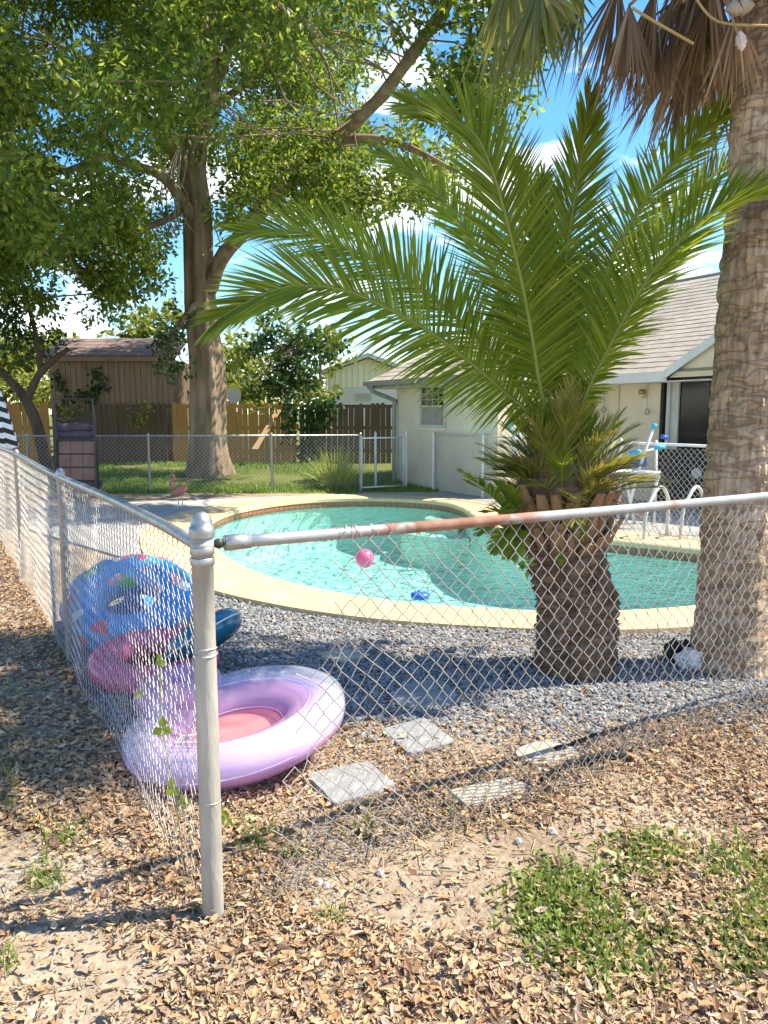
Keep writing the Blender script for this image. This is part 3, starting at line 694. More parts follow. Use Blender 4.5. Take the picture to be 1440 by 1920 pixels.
def vine(name, label, strands, mat, leaf, n, spread, base):
    t = thing(name, label, 'vine', base); mb = MB(); Cs = []
    for st in strands:
        p = spline([Vector(q) for q in st], 6); mb.tube(p, .012, 5); p = np.array([list(q) for q in p])
        idx = rng.integers(0, len(p), n); Cs.append(p[idx] + rng.normal(size=(n, 3)) * np.array([spread, .03, spread]) + np.array([0, -.05, 0]))
    mb.build('stem', m_twig, t); C = np.vstack(Cs); D = unit(rng.normal(size=C.shape) + np.array([0, -.3, -.5]))
    o = put('foliage', leaves_mesh('foliage', C, D, leaf * rng.uniform(.7, 1.2, len(C)), leaf * .35 * rng.uniform(.7, 1.2, len(C)), mat, up=unit(rng.normal(size=C.shape) + np.array([0, -1.5, .4]))), t); o['kind'] = 'stuff'
vy = SY - .06
vine('ivy', 'dark ivy climbing the shed planks', [[atY(172, 757, vy), atY(185, 725, vy), atY(182, 690, vy)], [atY(130, 757, vy), atY(115, 725, vy), atY(105, 705, vy)], [atY(140, 750, vy), atY(170, 735, vy), atY(200, 720, vy)]], m_dark, .13, 90, .09, atY(172, 757, vy))
vine('ivy', 'dark creeper spilling over the fence beside golden boards', [[atY(575, 850, 21.6), atY(580, 800, 21.6), atY(590, 760, 21.6)], [atY(540, 820, 21.6), atY(550, 780, 21.6), atY(545, 758, 21.6)], [atY(600, 800, 21.6), atY(605, 770, 21.6), atY(620, 757, 21.6)]], m_dark, .16, 160, .16, atY(575, 850, 21.6))
vine('ivy', 'sparse green creeper on the corner boards', [[atY(110, 800, 21.5), atY(120, 770, 21.5), atY(150, 757, 21.5)], [atY(280, 760, 21.8), atY(265, 775, 21.8), atY(262, 790, 21.8)], [atY(470, 757, 21.7), atY(490, 765, 21.7), atY(520, 758, 21.7)]], m_lime, .13, 55, .12, atY(110, 800, 21.5))

# playhouse behind the fence
PYY = 25.0; p0 = atY(337, 757, PYY)
ph = thing('playhouse', 'small white playhouse with red gable over the fence', 'playhouse', (p0.x, PYY, .31))
hw = .32; zt = atY(337, 738, PYY).z; za = atY(337, 716, PYY).z
MB().box((p0.x, PYY + .4, (zt + .31) / 2), (hw * 2, .8, zt - .31)).build('wall', m_white, ph)
g = MB(); g.add([(p0.x - hw, PYY - .002, zt), (p0.x + hw, PYY - .002, zt), (p0.x, PYY - .002, za), (p0.x - hw, PYY + .8, zt), (p0.x + hw, PYY + .8, zt), (p0.x, PYY + .8, za)], [(0, 1, 2), (3, 5, 4), (0, 2, 5, 3), (1, 4, 5, 2)]); g.build('gable', m_red, ph)
for s in (-1, 1): MB().frame((p0.x, PYY - .08, za + .03), (s * (hw + .08), 0, -(za - zt) * 1.2), (0, 1, 0), (0, 0, .03)).build('roof', m_darkgrey, ph)
for s in (-1, 1): MB().box((p0.x + s * .15, PYY - .01, zt - .16), (.17, .02, .22)).build('window', m_glass, ph)
# satellite dish
dp = atY(438, 742, 24.0); sd = thing('satellite_dish', 'small white satellite dish above the golden fence', 'dish', (dp.x, 24, .31))
MB().lathe([(0, 0), (.1, .01), (.2, .04), (.26, .08)], dp, 18, Matrix.Rotation(R(80), 3, 'X')).build('reflector', m_white, sd, smooth=True)
MB().tube([(dp.x, 24.05, .31), (dp.x, 24.05, dp.z)], .025, 6).build('mast', m_galv, sd)

# ------------------------------------------------------------------ yellow house
YY = 29.0
yh = thing('yellow_house', 'pale yellow gabled house rising behind the brown fence', 'house', tuple(atY(690, 775, YY).xy) + (.31,))
ax = atY(690, 672, YY); lx = atY(614, 700, YY).x; rx = 2 * ax.x - lx; zE = atY(600, 700, YY).z; zA = ax.z; zs = atY(690, 726, YY).z
MB().box(((lx + rx) / 2, YY + 3, (zs + .3) / 2), (rx - lx, 6, zs - .3)).build('wall', m_white, yh)
g = MB(); g.add([(lx, YY - .03, zs), (rx, YY - .03, zs), (rx, YY - .03, zE), (ax.x, YY - .03, zA), (lx, YY - .03, zE)] + [(lx, YY + 6, zs), (rx, YY + 6, zs), (rx, YY + 6, zE), (ax.x, YY + 6, zA), (lx, YY + 6, zE)],
    [(0, 1, 2, 3, 4), (9, 8, 7, 6, 5), (0, 4, 9, 5), (1, 6, 7, 2), (0, 5, 6, 1)]); g.build('gable', m_yellow, yh)
for i in range(14):
    x = lx + (i + .5) * (rx - lx) / 14; zt_ = zE + (zA - zE) * (1 - abs(x - ax.x) / (rx - ax.x)) - .08
    MB().box((x, YY - .045, (zs + zt_) / 2), (.02, .03, zt_ - zs)).build('batten', m_yellow, yh)
for s in (-1, 1):
    o_ = MB().frame((ax.x, YY - .35, zA + .12), (s * (rx - ax.x + .3), 0, -(zA - zE) * (rx - ax.x + .3) / (rx - ax.x)), (0, 6.5, 0), (0, 0, .05)).build('roof', m_shingle, yh)
    MB().frame((ax.x, YY - .38, zA + .02), (s * (rx - ax.x + .3), 0, -(zA - zE) * (rx - ax.x + .3) / (rx - ax.x)), (0, .03, 0), (0, 0, .16)).build('fascia', m_fascia, o_)
wp = atY(682, 745, YY); wn = MB().box((wp.x, YY - .012, wp.z), (.66, .03, .36)).build('window', m_fascia, yh)
MB().box((wp.x, YY - .035, wp.z), (.56, .02, .28)).build('pane', M('blind behind glass', (.5, .5, .42), (.42, .42, .35), 3, .3, stretch=(.2, .2, 12)), wn)
MB().tube([atY(612, 735, YY - .1), atY(612, 700, YY - .1)], .04, 6).build('downpipe', m_white, yh)
tp = atY(618, 664, YY); MB().tube([tp, tp - Vector((0, 0, .5))], .02, 5).tube([tp + Vector((-.25, 0, -.05)), tp + Vector((.25, 0, .1))], .012, 4).tube([tp + Vector((-.15, 0, -.15)), tp + Vector((.2, 0, -.05))], .012, 4).build('aerial', m_galv, yh)

# ------------------------------------------------------------------ house with wing
U2 = Vector((.496, -.868, 0)).normalized(); N2 = Vector((.868, .496, 0)).normalized(); ZV = Vector((0, 0, 1))
HZ = 2.5
wc = Vector((.3, 18.6, 0)); WL = 3.87; RC = 2.5
HB = thing('house', 'low cream stucco house with grey shingle roof behind the palms', 'house', wc)
def wallbox(o, lu, ln, z0, z1): return MB().frame(o + ZV * z0, U2 * lu, N2 * ln, ZV * (z1 - z0))
wallbox(wc, WL, RC + 5, 0, HZ).build('wing_wall', m_greywall, HB)
mc = wc + U2 * WL + N2 * RC
wallbox(mc + U2 * .002, 7.0, 6, 0, HZ).build('main_wall', m_cream, HB)
endw = MB().frame(wc + U2 * (WL + .004), U2 * .01, N2 * RC, ZV * HZ).build('end_wall', m_cream, HB)
OV = .5; SLP = .55; EZ = 2.45
def roof_plane(e0, lu, depth, name, slope=SLP, hip0=0.0, hip1=0.0, cours=.19, parent=HB):
    """shingle courses from the eave start e0 along U2, rising along N2; hips cut the ends"""
    n = int(depth / cours)
    for k in range(n):
        a0 = k * cours; a1 = a0 + cours + .03
        l0, l1 = hip0 * a0, hip1 * a0
        if lu - l0 - l1 < .1: break
        q = MB(); m = max(1, int((lu - l0 - l1) / .32)); off = .16 * (k % 2)
        for j in range(m + 1):
            s0 = l0 + max(0, j * (lu - l0 - l1) / m - off); s1 = l0 + min(lu - l0 - l1, (j + 1) * (lu - l0 - l1) / m - off) - .006
            if s1 - s0 < .02: continue
            dz = random.uniform(0, .004)
            b = e0 + N2 * a0 + ZV * (a0 * slope + .012 + dz)
            q.frame(b + U2 * s0, U2 * (s1 - s0), N2 * (a1 - a0) + ZV * ((a1 - a0) * slope - .012), ZV * .008)
        o = q.build('shingle_course', m_shingle, parent)
ez0 = wc - U2 * OV - N2 * OV + ZV * EZ
# wing roof: hip at the far end
roof_w = MB().add([ez0, ez0 + U2 * (WL + 2 * OV), ez0 + U2 * (WL + 2 * OV - .3) + N2 * 4.0 + ZV * (4.0 * SLP - .02), ez0 + U2 * 2.6 + N2 * 4.0 + ZV * (4.0 * SLP - .02)], [(0, 1, 2, 3)]).build('wing_roof', m_shingle, HB)
roof_plane(ez0, WL + 2 * OV, 4.0, 'w', hip0=.62)
MB().add([ez0 + ZV * 0, ez0 + N2 * 8, ez0 + N2 * 4 + U2 * 2.6 + ZV * (4 * SLP)], [(0, 2, 1)]).build('hip_roof', m_shingle, HB)
me0 = mc - U2 * (.4) - N2 * OV + ZV * EZ
DM = 4.5
ridge_o = me0 + N2 * DM + ZV * DM * SLP
mr_ = MB().add([me0 - U2 * 2.4, me0 + U2 * 7, ridge_o + U2 * 7 - ZV * .02, ridge_o - U2 * 2.4 - ZV * .02], [(0, 1, 2, 3)]).build('main_roof', m_shingle, HB)
roof_plane(me0 - U2 * 2.4, 9.4, DM, 'm')
MB().add([ridge_o - U2 * 2.4, ridge_o + U2 * 7, ridge_o + U2 * 7 + N2 * 4 - ZV * 2.4, ridge_o - U2 * 2.4 + N2 * 4 - ZV * 2.4], [(0, 1, 2, 3)]).build('rear_roof', m_shingle, HB)
MB().tube([ridge_o - U2 * 2.42, ridge_o + U2 * 7], .05, 6).build('ridge_cap', m_shingle, HB)
# fascias, gutter, downpipe
MB().frame(ez0 - N2 * .03 - ZV * .15, U2 * (WL + 2 * OV), N2 * .028, ZV * .16).build('fascia', m_gutter, HB)
MB().frame(ez0 - N2 * .14 - ZV * .1, U2 * (WL * .6), N2 * .1, ZV * .1).build('gutter', m_gutter, HB)
MB().frame(ez0 - U2 * .03 - ZV * .15, U2 * .028, N2 * 6, ZV * .16).build('fascia', m_gutter, HB)
MB().frame(ez0 + U2 * (WL + 2 * OV) - ZV * .15, U2 * .028, N2 * 3.0, ZV * .16).build('fascia', m_fascia, HB)
MB().frame(ez0 - ZV * .16, U2 * (WL + 2 * OV), N2 * OV, ZV * .015).build('soffit', m_greywall, HB)
MB().frame(me0 - N2 * .03 - ZV * .16 + U2 * .2, U2 * 2.55, N2 * .028, ZV * .18).build('fascia', m_fascia, HB)
MB().frame(me0 - ZV * .17, U2 * 6.8, N2 * OV, ZV * .015).build('soffit', m_fascia, HB)
dpa = ez0 + U2 * .35 - N2 * .08 - ZV * .1; dpb = wc + U2 * .02 - N2 * .08 + ZV * 1.9
MB().tube(spline([dpa, dpa - ZV * .12, dpb + ZV * .12 - N2 * .0, dpb, dpb - ZV * .5, dpb - ZV * 1.85], 3), .05, 8).build('downpipe', m_gutter, HB)
# small gable over the door
ga = me0 + U2 * 2.75 - N2 * .05; q = MB(); gw = 1.5
gap_ = ga + U2 * gw + ZV * gw * .55
for k in range(8):
    t0, t1 = k / 8, (k + 1.12) / 8
    MB().frame(ga + (gap_ - ga) * t0 + ZV * (.03), (gap_ - ga) * (t1 - t0) - ZV * .01, N2 * 2.2, ZV * .012).build('gable_shingle_course', m_shingle, HB)
MB().frame(ga - N2 * .03 - ZV * .12, gap_ - ga, N2 * .03, ZV * .16).build('rake_fascia', m_fascia, HB)
MB().frame(gap_, (ga + U2 * gw * 2) - gap_, N2 * 2.2, ZV * .02).build('gable_roof', m_shingle, HB)
MB().add([ga - ZV * .1 + N2 * .1, ga + U2 * gw * 2 - ZV * .1 + N2 * .1, gap_ + N2 * .1], [(0, 1, 2)]).build('gable_board', m_cream, HB)
# wing window
def wing_pt(t, z, out=0.0): return wc + U2 * t - N2 * out + ZV * z
t0, t1, z0, z1 = 1.14, 2.06, 1.46, 2.27
wf = thing  # (no new thing: the window is part of the house)
fr = MB()
for (a, b, c, d) in ((t0 - .06, t1 + .06, z0 - .06, z0), (t0 - .06, t1 + .06, z1, z1 + .06), (t0 - .06, t0, z0, z1), (t1, t1 + .06, z0, z1), (t0, t1, (z0 + z1) / 2 - .02, (z0 + z1) / 2 + .02)):
    fr.frame(wing_pt(a, c, .05), U2 * (b - a), N2 * .05, ZV * (d - c))
win = fr.build('window', m_alum, HB)
MB().frame(wing_pt(t0, z0, .012), U2 * (t1 - t0), N2 * .01, ZV * ((z1 - z0) / 2 - .02)).build('pane', m_curtain, win)
MB().frame(wing_pt(t0, (z0 + z1) / 2 + .02, .012), U2 * (t1 - t0), N2 * .01, ZV * ((z1 - z0) / 2 - .02)).build('pane', m_glass, win)
mu = MB()
for i in range(1, 4): mu.frame(wing_pt(t0 + i * (t1 - t0) / 4 - .008, (z0 + z1) / 2 + .02, .03), U2 * .016, N2 * .015, ZV * ((z1 - z0) / 2 - .02))
for j in (1, 2): mu.frame(wing_pt(t0, (z0 + z1) / 2 + .02 + j * .125, .034), U2 * (t1 - t0), N2 * .015, ZV * .014)
mu.build('muntin', m_alum, win)
MB().frame(wing_pt(t0 - .1, z0 - .12, .1), U2 * (t1 - t0 + .2), N2 * .1, ZV * .06).build('window_sill', m_greywall, win)
MB().lathe([(0, .03), (.05, .03), (.06, 0)], wing_pt(3.0, 1.9, .03), 10, Matrix.Rotation(R(90), 3, 'X')).build('vent', m_gutter, HB, smooth=True)
# patio door
def main_pt(t, z, out=0.0): return mc + U2 * t - N2 * out + ZV * z
d0, d1, dz = 1.88, 4.0, 2.36
dr = MB()
for (a, b, c, d) in ((d0, d0 + .07, .05, dz), (d1 - .07, d1, .05, dz), (d0, d1, dz, dz + .07)): dr.frame(main_pt(a, c, .1), U2 * (b - a), N2 * .09, ZV * (d - c))
door = dr.build('patio_door', m_black, HB)
for a in (d0 + .12, d0 + .32): MB().frame(main_pt(a, .06, .07), U2 * .07, N2 * .05, ZV * (dz - .06)).build('door_frame', m_alum, door)
MB().frame(main_pt(d0 + .07, .06, .02), U2 * .3, N2 * .01, ZV * (dz - .06)).build('side_panel', m_alum, door)
for i, a in enumerate((d0 + .39, d0 + 1.1)):
    MB().frame(main_pt(a, .1, .03), U2 * .68, N2 * .012, ZV * (dz - .16)).build('pane', m_glass, door)
for a in (d0 + 1.06, d0 + 1.35, d0 + 1.5): MB().frame(main_pt(a, .06, .09), U2 * .05, N2 * .04, ZV * (dz - .08)).build('security_bar', m_black, door)
for z in (.55, 1.05, 1.55): MB().frame(main_pt(d0 + 1.06, z, .1), U2 * .5, N2 * .03, ZV * .03).build('security_bar', m_black, door)
# reflections of pale furniture inside: table behind the glass is left dark; a wall lamp beside the door
lp = main_pt(1.42, 2.12, .1)
lam = MB().lathe([(.0, .06), (.05, .05), (.07, 0), (.05, -.05), (0, -.06)], lp, 12).build('wall_lamp', M('brass lamp', (.42, .27, .08), (.34, .2, .06), 6, .35, metal=.6), HB, smooth=True)
MB().lathe([(0, -.13), (.04, -.11), (.055, -.07), (.05, -.04)], lp, 12).build('lamp_globe', M('clear lamp globe', (.7, .6, .4), (.6, .5, .34), 4, .15), lam, smooth=True)
for tt, zz in ((.42, 1.78), (1.55, 1.74)):
    h = main_pt(tt, zz, .08)
    hk = MB().tube([h + U2 * (.05 * math.cos(a)) + ZV * (.05 * math.sin(a)) for a in [k * math.pi / 6 for k in range(12)]], .012, 5, closed=True).build('hook', m_gutter, HB)
    MB().tube([h + ZV * .05, h + ZV * .55], .006, 4).build('cord', m_gutter, hk)
MB().tube([main_pt(.75, .1, .03), main_pt(.75, 2.4, .03)], .018, 6).build('conduit', m_cream, HB)

# ------------------------------------------------------------------ chain-link fences
def chain(A, B, z0, z1, mat, r, w=.072, hh=.074, n=3, smin=None, warp=None, ground_follow=True):
    """zigzag wires woven between A and B (xy); returns segment ends"""
    A = Vector(A).to_2d(); B = Vector(B).to_2d(); Ln = (B - A).length; e = (B - A) / Ln; nrm = Vector((e.y, -e.x))
    nw = int(Ln / (w / 2)); nl = int((z1 - z0) / (hh / 2)) + 1
    k = np.arange(nw)[:, None]; j = np.arange(nl)[None]
    s = (k + (j + k) % 2) * (w / 2) + 0 * j; z = z0 + j * hh / 2 + 0 * k
    d = np.where((j + k) % 2 == 0, -.004, .004) * np.where(j % 2 == 0, 1, -1)
    if warp: ds, dn, dz = warp(s, z); 
    else: ds = dn = dz = 0 * s
    s2, d2, z2 = s + ds, d + dn, z + dz
    P = np.stack([A.x + e.x * s2 + nrm.x * d2, A.y + e.y * s2 + nrm.y * d2, z2], -1)
    ok = np.ones((nw, nl - 1), bool)
    if smin is not None: ok = (s[:, :-1] > smin(z[:, :-1])) & (s[:, 1:] > smin(z[:, 1:]))
    return P[:, :-1][ok], P[:, 1:][ok]
FP0 = Vector((at(400, 1722, 0).x, at(400, 1722, 0).y, 0))           # corner post
ZR = 1.3
fe = at(1440, 926, ZR); FE = Vector((fe.x, fe.y, 0)); FD = (FE - FP0).normalized()
FF = thing('front_fence', 'near chain link fence with rusty top rail and grey corner post', 'fence', FP0)
# corner post with band, wires and cap
lean = Vector((-.012, 0, 0))
MB().lathe([(.036, -.1), (.036, .3), (.0365, .31), (.036, .7), (.0345, 1.0), (.035, 1.28), (.037, 1.281), (.037, 1.30), (.035, 1.301), (.035, 1.335)], FP0, 24).build('corner_post', m_post, FF, smooth=True)
MB().lathe([(.040, 1.318), (.041, 1.335), (.040, 1.35), (.036, 1.352), (.034, 1.37), (.026, 1.388), (.012, 1.398), (0.0, 1.4)], FP0, 24).build('post_cap', m_galv, FF, smooth=True)
for zz in (1.275, 1.24): MB().lathe([(.0375, -.012), (.039, -.01), (.039, .01), (.0375, .012)], FP0 + ZV * zz, 20).build('tension_band', m_galv, FF, smooth=True)
for zz, tl_ in ((.95, .006), (.935, -.004), (.42, .01)):
    MB().tube([FP0 + Vector((.038 * math.cos(a), .038 * math.sin(a), zz + tl_ * math.cos(a * 1 + 1))) for a in [k * math.pi / 10 for k in range(20)]], .0018, 4, closed=True).build('tie_wire', m_wire, FF)
railz = 1.292
ra = FP0 + FD * .085 + ZV * railz; rb = FP0 + FD * 4.2 + ZV * (railz + .005)
rm = ra + (rb - ra) * .16 + ZV * -.004
MB().tube([ra + (rb - ra) * (i / 24) + ZV * (-.008 * math.sin(math.pi * i / 24)) for i in range(25)], .0215, 16).build('top_rail', m_rail, FF, smooth=True)
MB().tube([FP0 + FD * .075 + ZV * railz, FP0 + FD * .12 + ZV * railz, FP0 + FD * .16 + ZV * railz], [.026, .0265, .0255], 16).build('rail_end_cup', m_galv, FF, smooth=True)
MB().lathe([(0, -.018), (.014, -.012), (.019, 0), (.014, .012), (0, .018)], FP0 + FD * .055 + ZV * railz, 12).build('brace_bolt', m_darkgrey, FF, smooth=True)
def warp_f(s, z):
    a = np.clip(1 - (s - .3) / .7, 0, 1)      # loose end near the post
    ds = .02 * (vn(s, z, 6, 1) - .5) + a * .05 * (vn(s, z, 9, 2) - .5); dn = .05 * (vn(s, z, 2.2, 3) - .5) * (1 - z / 1.4) + a * .09 * (vn(s, z, 4, 1) - .5)
    dz = .02 * (vn(s, z, 3, 2) - .5) + a * .03 * (vn(s, z, 9, 3) - .5); return ds, dn, dz
torn = lambda z: np.interp(z, [0, .12, .3, .6, .8, 1.0, 1.15, 1.4], [.08, .13, .2, .34, .34, .44, .46, .42]) + .05 * np.sin(z * 37) + .03 * np.sin(z * 83)
a, b = chain(FP0 + FD * 0, FP0 + FD * 4.2, .045, 1.31, m_wire, .0016, smin=torn, warp=warp_f)
wm_ = put('chain_link_mesh', segs_mesh('chain_link_mesh', a, b, .00205, m_wire, 4), FF); wm_['kind'] = 'stuff'
# twisted wire bundle over the rail near the loose end
tw = MB()
for k in range(7):
    c = FP0 + FD * (.45 + k * .035 + random.uniform(-.01, .01)) + ZV * railz
    tw.tube([c + FD * (.03 * math.sin(a * .5 + k)) + Vector((0, 0, 1)) * .027 * math.sin(a) + N2.cross(ZV) * 0 + Vector((-FD.y, FD.x, 0)) * .027 * math.cos(a) for a in [q * .5 for q in range(-2, 9)]], .0016, 4)
tw.build('tie_wire', m_wire, FF)

LDv = Vector((-.581, 1, 0)).normalized()
LF = thing('side_fence', 'long chain link fence receding past the pool floats', 'fence', FP0 + LDv * 1.0)
LEN = 15.5
lr = [FP0 + LDv * (LEN * i / 40) + ZV * (1.29 + .01 * math.sin(i * .5)) for i in range(41)]
lr[0] = FP0 + LDv * .04 + ZV * 1.285
MB().tube(lr, .021, 12).build('top_rail', m_galv, LF, smooth=True)
for d in (3.16, 6.3, 9.4, 12.5, 15.4):
    MB().lathe([(.027, -.1), (.027, 1.27), (.03, 1.28), (.03, 1.32), (.015, 1.345), (0, 1.35)], FP0 + LDv * d, 14).build('post', m_galv, LF, smooth=True)
def warp_l(s, z):
    a = np.clip(1 - s / .5, 0, 1)
    ds = .03 * (vn(s, z, 5, 1) - .5) + a * .03 * (vn(s, z, 11, 3) - .5); dn = .1 * (vn(s, z, 1.6, 2) - .5) * (1 - z / 1.35) + a * .03 * (vn(s, z, 7, 2) - .5); dz = .04 * (vn(s, z, 2, 3) - .5) * (1.3 - z); return ds, dn, dz
a, b = chain(FP0 + LDv * .06, FP0 + LDv * LEN, .02, 1.31, m_wire, .0016, w=.066, warp=warp_l)
wm_ = put('chain_link_mesh', segs_mesh('chain_link_mesh', a, b, .0015, m_wire, 4), LF); wm_['kind'] = 'stuff'

def far_fence(name, label, A, B, posts, h=1.2, rail=m_galv, extra=None, zb=.03, hh=.09, w=.09, r=.0027):
    A = Vector(A); B = Vector(B); t = thing(name, label, 'fence', A)
    MB().tube([A + ZV * (zb + h), B + ZV * (zb + h)], .021, 8).build('top_rail', rail, t, smooth=True)
    for s in posts:
        p = A + (B - A) * s
        MB().lathe([(.03, -.1), (.03, h + zb + .01), (.033, h + zb + .02), (.02, h + zb + .06), (0, h + zb + .065)], p, 10).build('post', rail, t, smooth=True)
    a, b = chain(A, B, zb + .02, zb + h, m_wire_far, r, w=w, hh=hh)
    o = put('chain_link_mesh', segs_mesh('chain_link_mesh', a, b, r, m_wire_far, 3), t); o['kind'] = 'stuff'
    return t
ffA = at(0, 927, 0); ffA = Vector((-9.3, 16.5, 0)); ffB = at(676, 921, 0); 
s_of = lambda px: (lambda x: (x - ffA.x) / (ffB.x - ffA.x))(at(px, 924, 0).x)
far_fence('back_fence', 'far chain link fence along the lawn edge', ffA, ffB, [0.02, s_of(60), s_of(280), s_of(508), 1.0])
# gate
GA, GB = at(678, 921, 0), at(757, 917, 0)
gt = thing('fence_gate', 'chain link gate panel standing open beside ornamental grass', 'gate', GA)
for p in (GA, GB): MB().tube([p + ZV * .05, p + ZV * 1.22], .025, 8).build('gate_post', m_whitepipe, gt, smooth=True)
for z in (.08, 1.17): MB().tube([GA + ZV * z, GB + ZV * z], .02, 8).build('gate_rail', m_whitepipe, gt, smooth=True)
p = GA + (GB - GA) * .32 + Vector((0, .5, 0)); MB().lathe([(.03, 0), (.03, 1.25), (.015, 1.3), (0, 1.31)], p, 10).build('gate_post', m_whitepipe, gt, smooth=True)
p = GB + Vector((.05, .06, 0)); MB().lathe([(.036, 0), (.036, 1.27), (.036, 1.29), (.018, 1.34), (0, 1.345)], p, 10).build('hinge_post', m_whitepipe, gt, smooth=True)
a, b = chain(GA, GB, .08, 1.16, m_wire_far, .0022, w=.09, hh=.09)
o = put('chain_link_mesh', segs_mesh('chain_link_mesh', a, b, .0022, m_wire_far, 3), gt); o['kind'] = 'stuff'
HA = at(812, 921, 0); HA.z = 0; HBp = HA + U2 * 8.2
far_fence('house_fence', 'white railed chain link fence before the house wall', HA, HBp, [0, .22, .44, .66, .9], 1.21, m_whitepipe, zb=.04, hh=.1, w=.1, r=.0034)
# leaning board and shrub by the wing
lb = at(768, 905, 0); lbt = MB().frame(lb, (.02, 0, 0), U2 * -.55, Vector((.12, .1, 1.3))).build('leaning_board', M('rusty brown board', (.16, .075, .04), (.11, .05, .03), 4, .8), base=lb)
tag(lbt, 'dark red brown board leaning by the gate opening', 'board')
sb = at(800, 912, 0) + Vector((.1, .5, 0))
bush('shrub', 'low dark shrub growing against the house corner', 'shrub', [((sb.x, sb.y, .45), .4), ((sb.x + .2, sb.y, .75), .35), ((sb.x - .25, sb.y + .1, .3), .3)], m_dark, .14, 420)

# ------------------------------------------------------------------ ornamental grass clump
og = at(632, 917, 0)
OG = thing('ornamental_grass', 'arching yellow green grass clump by the gate', 'grass clump', og)
def blades(name, bases, dirs, L, wd, mat, droop=.6, segs=4):
    n = len(bases); side = unit(np.cross(dirs, np.array([0, 0, 1.]) + rng.normal(size=(n, 3)) * .3)); V = np.zeros((n, segs * 2 + 1, 3))
    for k in range(segs + 1):
        t = k / segs; p = bases + dirs * (L * t)[:, None]; p = p + np.array([0, 0, -1.]) * (droop * L * t * t)[:, None] * (1 - np.abs(dirs[:, 2:3])) 
        ww = (wd * (1 - t ** 1.6))[:, None]
        if k == segs: V[:, segs * 2] = p
        else: V[:, 2 * k] = p - side * ww; V[:, 2 * k + 1] = p + side * ww
    Fs = []
    for k in range(segs - 1): Fs += [[2 * k, 2 * k + 1, 2 * k + 3], [2 * k, 2 * k + 3, 2 * k + 2]]
    Fs.append([2 * segs - 2, 2 * segs - 1, 2 * segs]); Fs = np.array(Fs)
    Fc = (Fs[None] + (np.arange(n) * (2 * segs + 1))[:, None, None]).reshape(-1, 3)
    return np_mesh(name, V.reshape(-1, 3), Fc, mat)
n = 420; th = rng.uniform(0, 6.28, n); ti = rng.uniform(.1, 1.15, n)
bs = np.array(og)[None] + np.c_[np.cos(th), np.sin(th), 0 * th] * rng.uniform(0, .22, n)[:, None]
ds = np.c_[np.cos(th) * np.sin(ti), np.sin(th) * np.sin(ti), np.cos(ti)]
o = put('blade', blades('blade', bs, ds, rng.uniform(.7, 1.15, n), rng.uniform(.008, .015, n), m_ograss, .75), OG); o['kind'] = 'stuff'
MB().lathe([(0, .0), (.16, 0), (.12, .1), (0, .16)], og, 12).build('crown_base', m_twig, OG)

# ------------------------------------------------------------------ lawn
n = 34000
lx_ = rng.uniform(-9.5, 1.2, n); ly_ = rng.uniform(16.55, 21.7, n)
k = (vn(lx_, ly_, 1.1, 2) > .22) & (vn(lx_, ly_, .5, 1) > .25); lx_, ly_ = lx_[k], ly_[k]; n = len(lx_)
bs = np.c_[lx_, ly_, gh(lx_, ly_)]; ds = unit(np.c_[rng.normal(size=(n, 2)) * .45, np.ones(n)])
o = put('lawn_grass', blades('lawn_grass', bs, ds, rng.uniform(.05, .13, n), rng.uniform(.006, .012, n), m_lawn, .5, 2)); tag(o, 'sunlit green lawn grass behind the far fence', 'grass', kind='stuff')

# ------------------------------------------------------------------ date palm
DPb = at(1080, 1258, 0); DY = DPb.y
DP = thing('date_palm', 'short thick date palm with arching feather fronds behind the fence', 'palm tree', (DPb.x, DY, 0))
tp_px = [(1080, 1262, 77), (1080, 1200, 76), (1083, 1150, 78), (1080, 1110, 78), (1066, 1070, 75), (1056, 1020, 77), (1050, 960, 82), (1050, 915, 84), (1048, 880, 70), (1046, 840, 34), (1046, 815, 12)]
cp = [atY(x, y, DY) for x, y, r in tp_px]; rr = [r * .93 * DY / F for x, y, r in tp_px]
cz = [p.z for p in cp]; NR, NA = 130, 72; mb = MB()
zs_ = np.linspace(-.05, cz[-1], NR)
for i, z in enumerate(zs_):
    x = np.interp(z, cz, [p.x for p in cp]); r = np.interp(z, cz, rr)
    for k in range(NA):
        t = 2 * math.pi * k / NA
        row = z / .062; ph_ = (row % 1.0); scal = .5 + .5 * math.cos(t * 13 + (int(row) % 2) * math.pi)
        rough = mnoise.noise(Vector((math.cos(t) * 3, math.sin(t) * 3, z * 9))) * .028 + mnoise.noise(Vector((math.cos(t) * 9, math.sin(t) * 9, z * 30))) * .016
        d = r * (1 + .05 * ph_ * (.4 + .6 * scal)) + rough + (.016 * ph_ * scal)
        mb.v.append((x + d * math.cos(t), DY + d * math.sin(t), z))
for i in range(NR - 1):
    for k in range(NA): mb.f.append((i * NA + k, i * NA + (k + 1) % NA, (i + 1) * NA + (k + 1) % NA, (i + 1) * NA + k))
mb.build('trunk', m_datebark, DP, smooth=False)
n = 2600; t_ = rng.uniform(0, 6.28, n); z_ = rng.uniform(.02, 1.0, n); r_ = np.interp(z_, cz, rr); x_ = np.interp(z_, cz, [p.x for p in cp])
B0 = np.c_[x_ + r_ * np.cos(t_), DY + r_ * np.sin(t_), z_]; tan = np.c_[-np.sin(t_), np.cos(t_), 0 * t_] * rng.choice([-1, 1], n)[:, None]
D0 = unit(tan * rng.uniform(.2, 1, n)[:, None] + np.c_[np.cos(t_), np.sin(t_), 0 * t_] * .22 + np.c_[0 * t_, 0 * t_, rng.normal(size=n) * .3])
